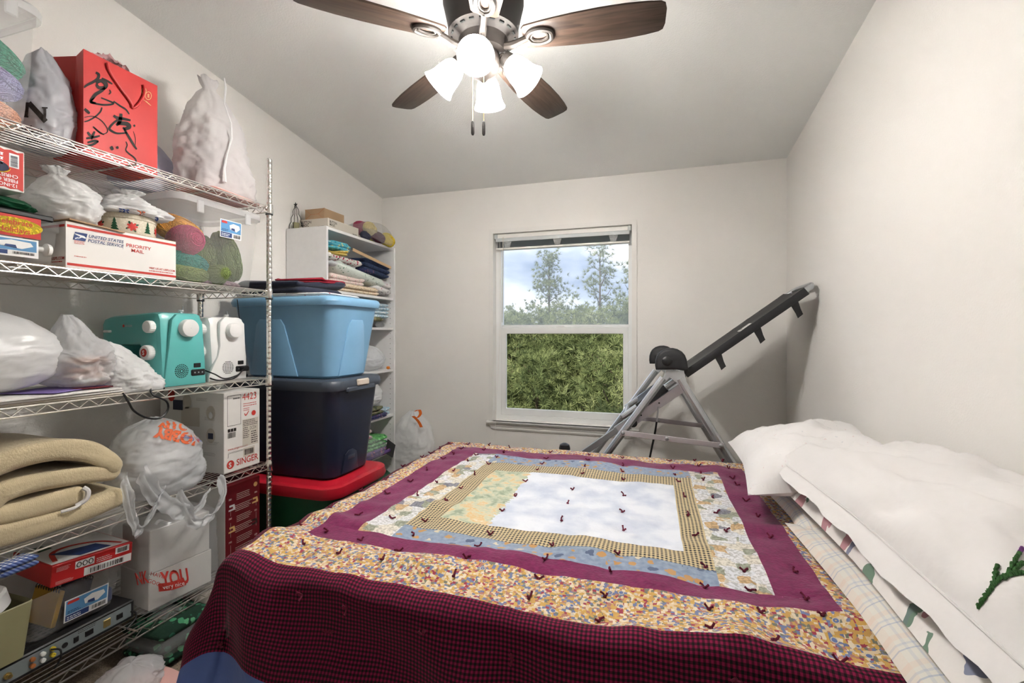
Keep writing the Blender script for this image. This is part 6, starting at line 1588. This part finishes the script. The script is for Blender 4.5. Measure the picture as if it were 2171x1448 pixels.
fabz('folded_fabric', 'print_pink', 'pink sprigged fabric on the peach calico in the bookcase', 2.445, 2.80, s0 + .050, s0 + .105, 2, 2)
fabz('folded_fabric', 'print_mint', 'puffy mint fabric with dark green sprigs in the bookcase', 2.50, 3.06, s0 + .095, s0 + .172, 1, 3, .25, -1.945, -.14, .03)
fabz('folded_fabric', 'print_greyfloral', 'grey floral fabric above the mint sprigged fabric', 2.445, 2.72, s0 + .160, s0 + .198, 1, 4)
fabz('folded_fabric', 'print_redflower', 'white fabric with red berries in the bookcase', 2.43, 2.80, s0 + .200, s0 + .238, 1, 5, .24, -1.965, -.04)
fabz('folded_fabric', 'print_yellow', 'yellow print fabric under the turquoise one', 2.45, 2.62, s0 + .240, s0 + .270, 2, 6, .24)
fabz('folded_fabric', 'print_teal', 'turquoise print fabric topmost in the bookcase', 2.445, 2.65, s0 + .272, s0 + .325, 3, 7, .24, -1.958, 0, .014)
fabz('folded_jeans', 'denim', 'blue denim jeans rolled in the top bookcase compartment', 2.83, 3.155, s0 + .165, s0 + .255, 3, 8, .22, -1.97, -.10, .02, 'jeans')
fabz('folded_fabric', 'print_navyflower', 'dark plum floral fabric under the denim jeans', 2.80, 2.96, s0 + .165, s0 + .19, 1, 9, .2, -1.97)
fabz('folded_fabric', 'print_spotty', 'white fabric with dark spots hanging over the bookcase shelf', 2.93, 3.165, s0 + .03, s0 + .125, 2, 10, .24, -1.955, -.10, .02)
p0, p1 = pix(748, 529, x=-1.945), pix(829, 568, x=-1.945); dv = p1 - p0
mb = MB().rbox((p0 + p1) / 2, (.006, dv.length, .022), .002, RX(math.atan2(dv.z, dv.y))); solo(mb, 'wooden_ruler', 'wood_stick', 'pale wooden stick across the bookcase fabrics', 'ruler')
s1 = KS[1]
fabz('folded_fabric', 'print_ltblue', 'light blue print fabric stack in the second bookcase compartment', 2.44, 3.14, s1 + .072, s1 + .185, 4, 11, .24, -1.962, 0, .014)
fabz('folded_fabric', 'print_camo', 'dark fabric strip under the light blue fabric stack', 2.44, 3.05, s1 + .048, s1 + .070, 1, 12)
jr = thing('glass_jar', 'small clear jar lying under the light blue fabric stack', 'jar', (-1.985, 3.04, s1 + .002)); MB().lathe([(.001, 0), (.021, .002), (.021, .055), (.016, .062)], (-1.985, 3.0, s1 + .023), RX(-math.pi / 2), 16).build('glass', 'bag_clear', jr); MB().lathe([(.018, .062), (.018, .075), (.001, .076)], (-1.985, 3.0, s1 + .023), RX(-math.pi / 2), 16).build('lid', 'silver', jr)
s2 = KS[2]
mb = bag_mesh((-2.06, 2.99, s2 + .001), .10, .135, .19, BALL, 2.9, .1); solo(mb, 'plastic_bag', 'bag_film', 'filmy white bag on the middle shelf of the bookcase', 'bag', ang=180)
mb = bag_mesh((-2.06, 2.62, s2 + .001), .10, .15, .16, BALL, 5.9, .1); solo(mb, 'plastic_bag', 'bag_white', 'white bag behind the totes on the middle bookcase shelf', 'bag', ang=180)
mb = MB().lathe([(.001, -.012), (.012, -.008), (.014, 0), (.012, .01), (.001, .013)], (-1.968, 3.12, s2 + .014), None, 12); solo(mb, 'orange_ball', 'orange', 'small orange ball beside the filmy bag in the bookcase', 'ball')
s3 = KS[3]
mb = bag_mesh((-2.07, 2.95, s3 + .085), .10, .15, .22, BULB, 7.9, .12); solo(mb, 'plastic_bag', 'bag_white', 'white stuffed bag resting on camouflage fabric in the bookcase', 'bag', ang=180)
fabz('folded_fabric', 'print_camo', 'camouflage print fabric on the fourth bookcase shelf', 2.60, 3.04, s3 + .030, s3 + .083, 3, 14, .26, -1.95)
fabz('folded_fabric', 'print_navyflower', 'navy floral fabric under the camouflage fabric', 2.60, 3.08, s3 + .002, s3 + .028, 2, 15, .27, -1.94, 0, .006)
fabz('folded_fabric', 'print_ltblue', 'small light blue scrap beside the camouflage fabric', 3.085, 3.155, s3 + .002, s3 + .055, 3, 16, .18, -1.97)
s4 = KS[4]
fabz('folded_fabric', 'print_purple', 'purple print fabric low in the bookcase under green fabrics', 2.55, 3.10, s4 + .002, s4 + .055, 2, 17, .28, -1.93)
fabz('folded_fabric', 'print_green', 'bright green fabric stack low in the bookcase', 2.55, 3.09, s4 + .058, s4 + .145, 3, 18, .27, -1.94, -.03, .016)
fabz('folded_fabric', 'print_multi', 'multicoloured rolled fabric on the bright green stack', 2.55, 2.90, s4 + .150, s4 + .235, 2, 19, .25, -1.95, -.06, .02)
fabz('folded_fabric', 'green_tote', 'bottle green fabric on the bottom bookcase shelf', 2.50, 3.12, KS[5] + .002, KS[5] + .12, 3, 20, .3, -1.90)
mb = MB().prism([(0, 0), (.10, -.06), (.14, .03), (.03, .10)], V((-1.93, 3.02, s4 + .012)), (0, 1, 0), (0, 0, 1), .003); solo(mb, 'dark_card', 'black', 'black card sticking out of the lowest bookcase fabrics', 'card')
mb = bag_mesh((-1.955, 2.86, s4 - .0), .07, .16, .15, BALL, 9.1, .16); solo(mb, 'plastic_bag', 'bag_clear', 'clear torn bag around the bright green fabric stack', 'bag', ang=180)
# on top of the bookcase
zt = KZ
c0 = thing('attachment_box', 'flat grey buttonhole attachment box lying on the bookcase', 'box', (-2.115, 2.60, zt)); a0, a1, b0, b1 = -2.215, -1.99, 2.455, 2.775
MB().rbox(((a0 + a1) / 2, (b0 + b1) / 2, zt + .0345), (a1 - a0, b1 - b0, .067), .002).build('carton', 'card_grey', c0)
mb = MB(); o_ = V((a0, b0 - .0008, zt)); ex_, ez_ = V((1, 0, 0)), V((0, 0, 1))
mb.text('BUTTON', .024, plane_fn(o_ + V((.012, 0, .040)), ex_, ez_), 'LEFT', .015, 0, .85); mb.text('MAGIC', .024, plane_fn(o_ + V((.012, 0, .022)), ex_, ez_), 'LEFT', .015, 0, .85); mb.text('SINGER', .015, plane_fn(o_ + V((.145, 0, .008)), ex_, ez_), 'LEFT', .02); fine_print(mb, .012, .008, .12, .014, 1, o_, ex_, ez_, random.Random(1), .4)
o_ = V((a1 + .0008, b0, zt)); mb.text('BUTTON', .022, plane_fn(o_ + V((0, .014, .040)), V((0, 1, 0)), ez_), 'LEFT', .015, 0, .8); mb.text('MAGIC', .022, plane_fn(o_ + V((0, .014, .022)), V((0, 1, 0)), ez_), 'LEFT', .015, 0, .8); mb.text('SINGER', .014, plane_fn(o_ + V((0, .25, .008)), V((0, 1, 0)), ez_), 'LEFT', .02)
mb.build('lettering', 'ink', c0, smooth=False, fix=False)
c1 = thing('cardboard_box', 'small brown cardboard box on the grey attachment box', 'box', (-2.12, 2.58, zt + .0685)); MB().rbox((-2.12, 2.585, zt + .0685 + .0375), (.155, .20, .074), .002).build('carton', 'card', c1)
mb = MB(); yy = 2.4845 - .0006
for a, b in (((-.0775, .0745), (-.03, .038)), ((-.03, .038), (-.0775, .001)), ((.0775, .0745), (.03, .038)), ((.03, .038), (.0775, .001)), ((-.03, .038), (.03, .038))): mb.tube([V((-2.12 + a[0], yy, zt + .0685 + a[1])), V((-2.12 + b[0], yy, zt + .0685 + b[1]))], .0010, 4)
mb.build('fold_crease', 'rust', c1)
ch_ = thing('candle_holder', 'black wire tree candle holder topped by a star on the bookcase', 'candle holder', (-2.215, 2.43, zt)); kx, ky = -2.222, 2.432
mb = MB(); H_ = .15
for k in range(4):
    a = k * math.pi / 2 + .4; pts = []
    for j in range(22):
        t = j / 21; r0 = .052 * (1 - t) + .006 + .009 * abs(math.sin(t * 9.4)); pts.append(V((kx + r0 * math.cos(a) * .72, ky + r0 * math.sin(a) * .72, zt + .001 + H_ * t)))
    mb.tube(pts, .0020, 5)
mb.tube([V((kx + .04 * math.cos(a * .5236), ky + .028 * math.sin(a * .5236), zt + .002)) for a in range(12)], .002, 5, closed=True); mb.build('wire_frame', 'black', ch_)
MB().prism([((.017 if k % 2 == 0 else .007) * math.sin(k * .6283), (.017 if k % 2 == 0 else .007) * math.cos(k * .6283)) for k in range(10)], (kx - .0, ky - .002, zt + H_ + .012), (1, 0, 0), (0, 0, 1), .003).build('star', 'black', ch_)
MB().lathe([(.018, .002), (.021, .045), (.019, .045), (.016, .006), (.001, .006)], (kx, ky, zt), None, 16).build('cup', 'tan_bin', ch_)
# bag of yarn slumped over the bookcase end
yb = bag_mesh((-2.05, 2.985, zt + .001), .165, .175, .165, BALL, 4.9, .08)
for p in yb.v: p.z -= max(0, p.x + 1.945) * .85
yo = solo(yb, 'plastic_bag', 'bag_clear', 'clear bag of yellow and maroon yarn on top of the bookcase', 'bag', ang=180)
for m, c, l, r, R, lab in (('yarn_cream', (-1.965, 2.875, zt + .085), .12, .044, RX(1.2), 'cream yarn ball in the clear bag on the bookcase'), ('yarn_yellow', (-1.945, 3.075, zt + .042), .14, .048, RX(1.3), 'bright yellow yarn ball in the clear bag on the bookcase'), ('yarn_maroon', (-1.955, 2.96, zt + .040), .16, .038, RX(1.5), 'maroon yarn skein in the clear bag on the bookcase'),
    ('yarn_rose', (-2.06, 2.93, zt + .10), .20, .05, RX(1.4), 'rose yarn skein at the back of the clear bag on the bookcase'), ('yarn_dark', (-1.985, 2.85, zt + .032), .09, .03, RX(1.4), 'black yarn ball in the clear bag on the bookcase'), ('yarn_yellow', (-2.09, 3.06, zt + .06), .14, .05, RX(1.3), 'yellow yarn ball at the back of the clear bag on the bookcase')):
    mb = MB(); skein(mb, c, l, r, R); solo(mb, 'yarn_skein', m, lab, 'yarn', 'yarn in the bag on the bookcase')
# refuse bag in the corner
tr_ = thing('drawstring_bag', 'full white drawstring bag with orange tie standing in the corner', 'bag', (-1.90, 3.35, 0))
bag_mesh((-1.875, 3.345, .001), .175, .135, .60, [(0, .8), (.05, .98), (.3, 1.0), (.6, .95), (.8, .78), (.92, .5), (1, .15)], 8.1, .07, 72, 60, .02, 2.3, fine=.3, freq=1.6, vert=.4).build('sack', 'bag_white', tr_, ang=180)
pts = [pix(u, v, y=3.215) for u, v in ((880, 872), (888, 869), (891, 878), (884, 886), (876, 882), (882, 888), (888, 896), (893, 906))]
mb = MB(); sp = spline(pts, 5); n_ = len(sp)
mb.grid(lambda a, b: sp[min(n_ - 1, int(a * (n_ - 1)))] + V((.013 * (b - .5) * 2, .004 * math.sin(a * 9), .004 * (b - .5))), n_ - 1, 2); mb.build('drawstring', 'orange_strip', tr_, fix=False)
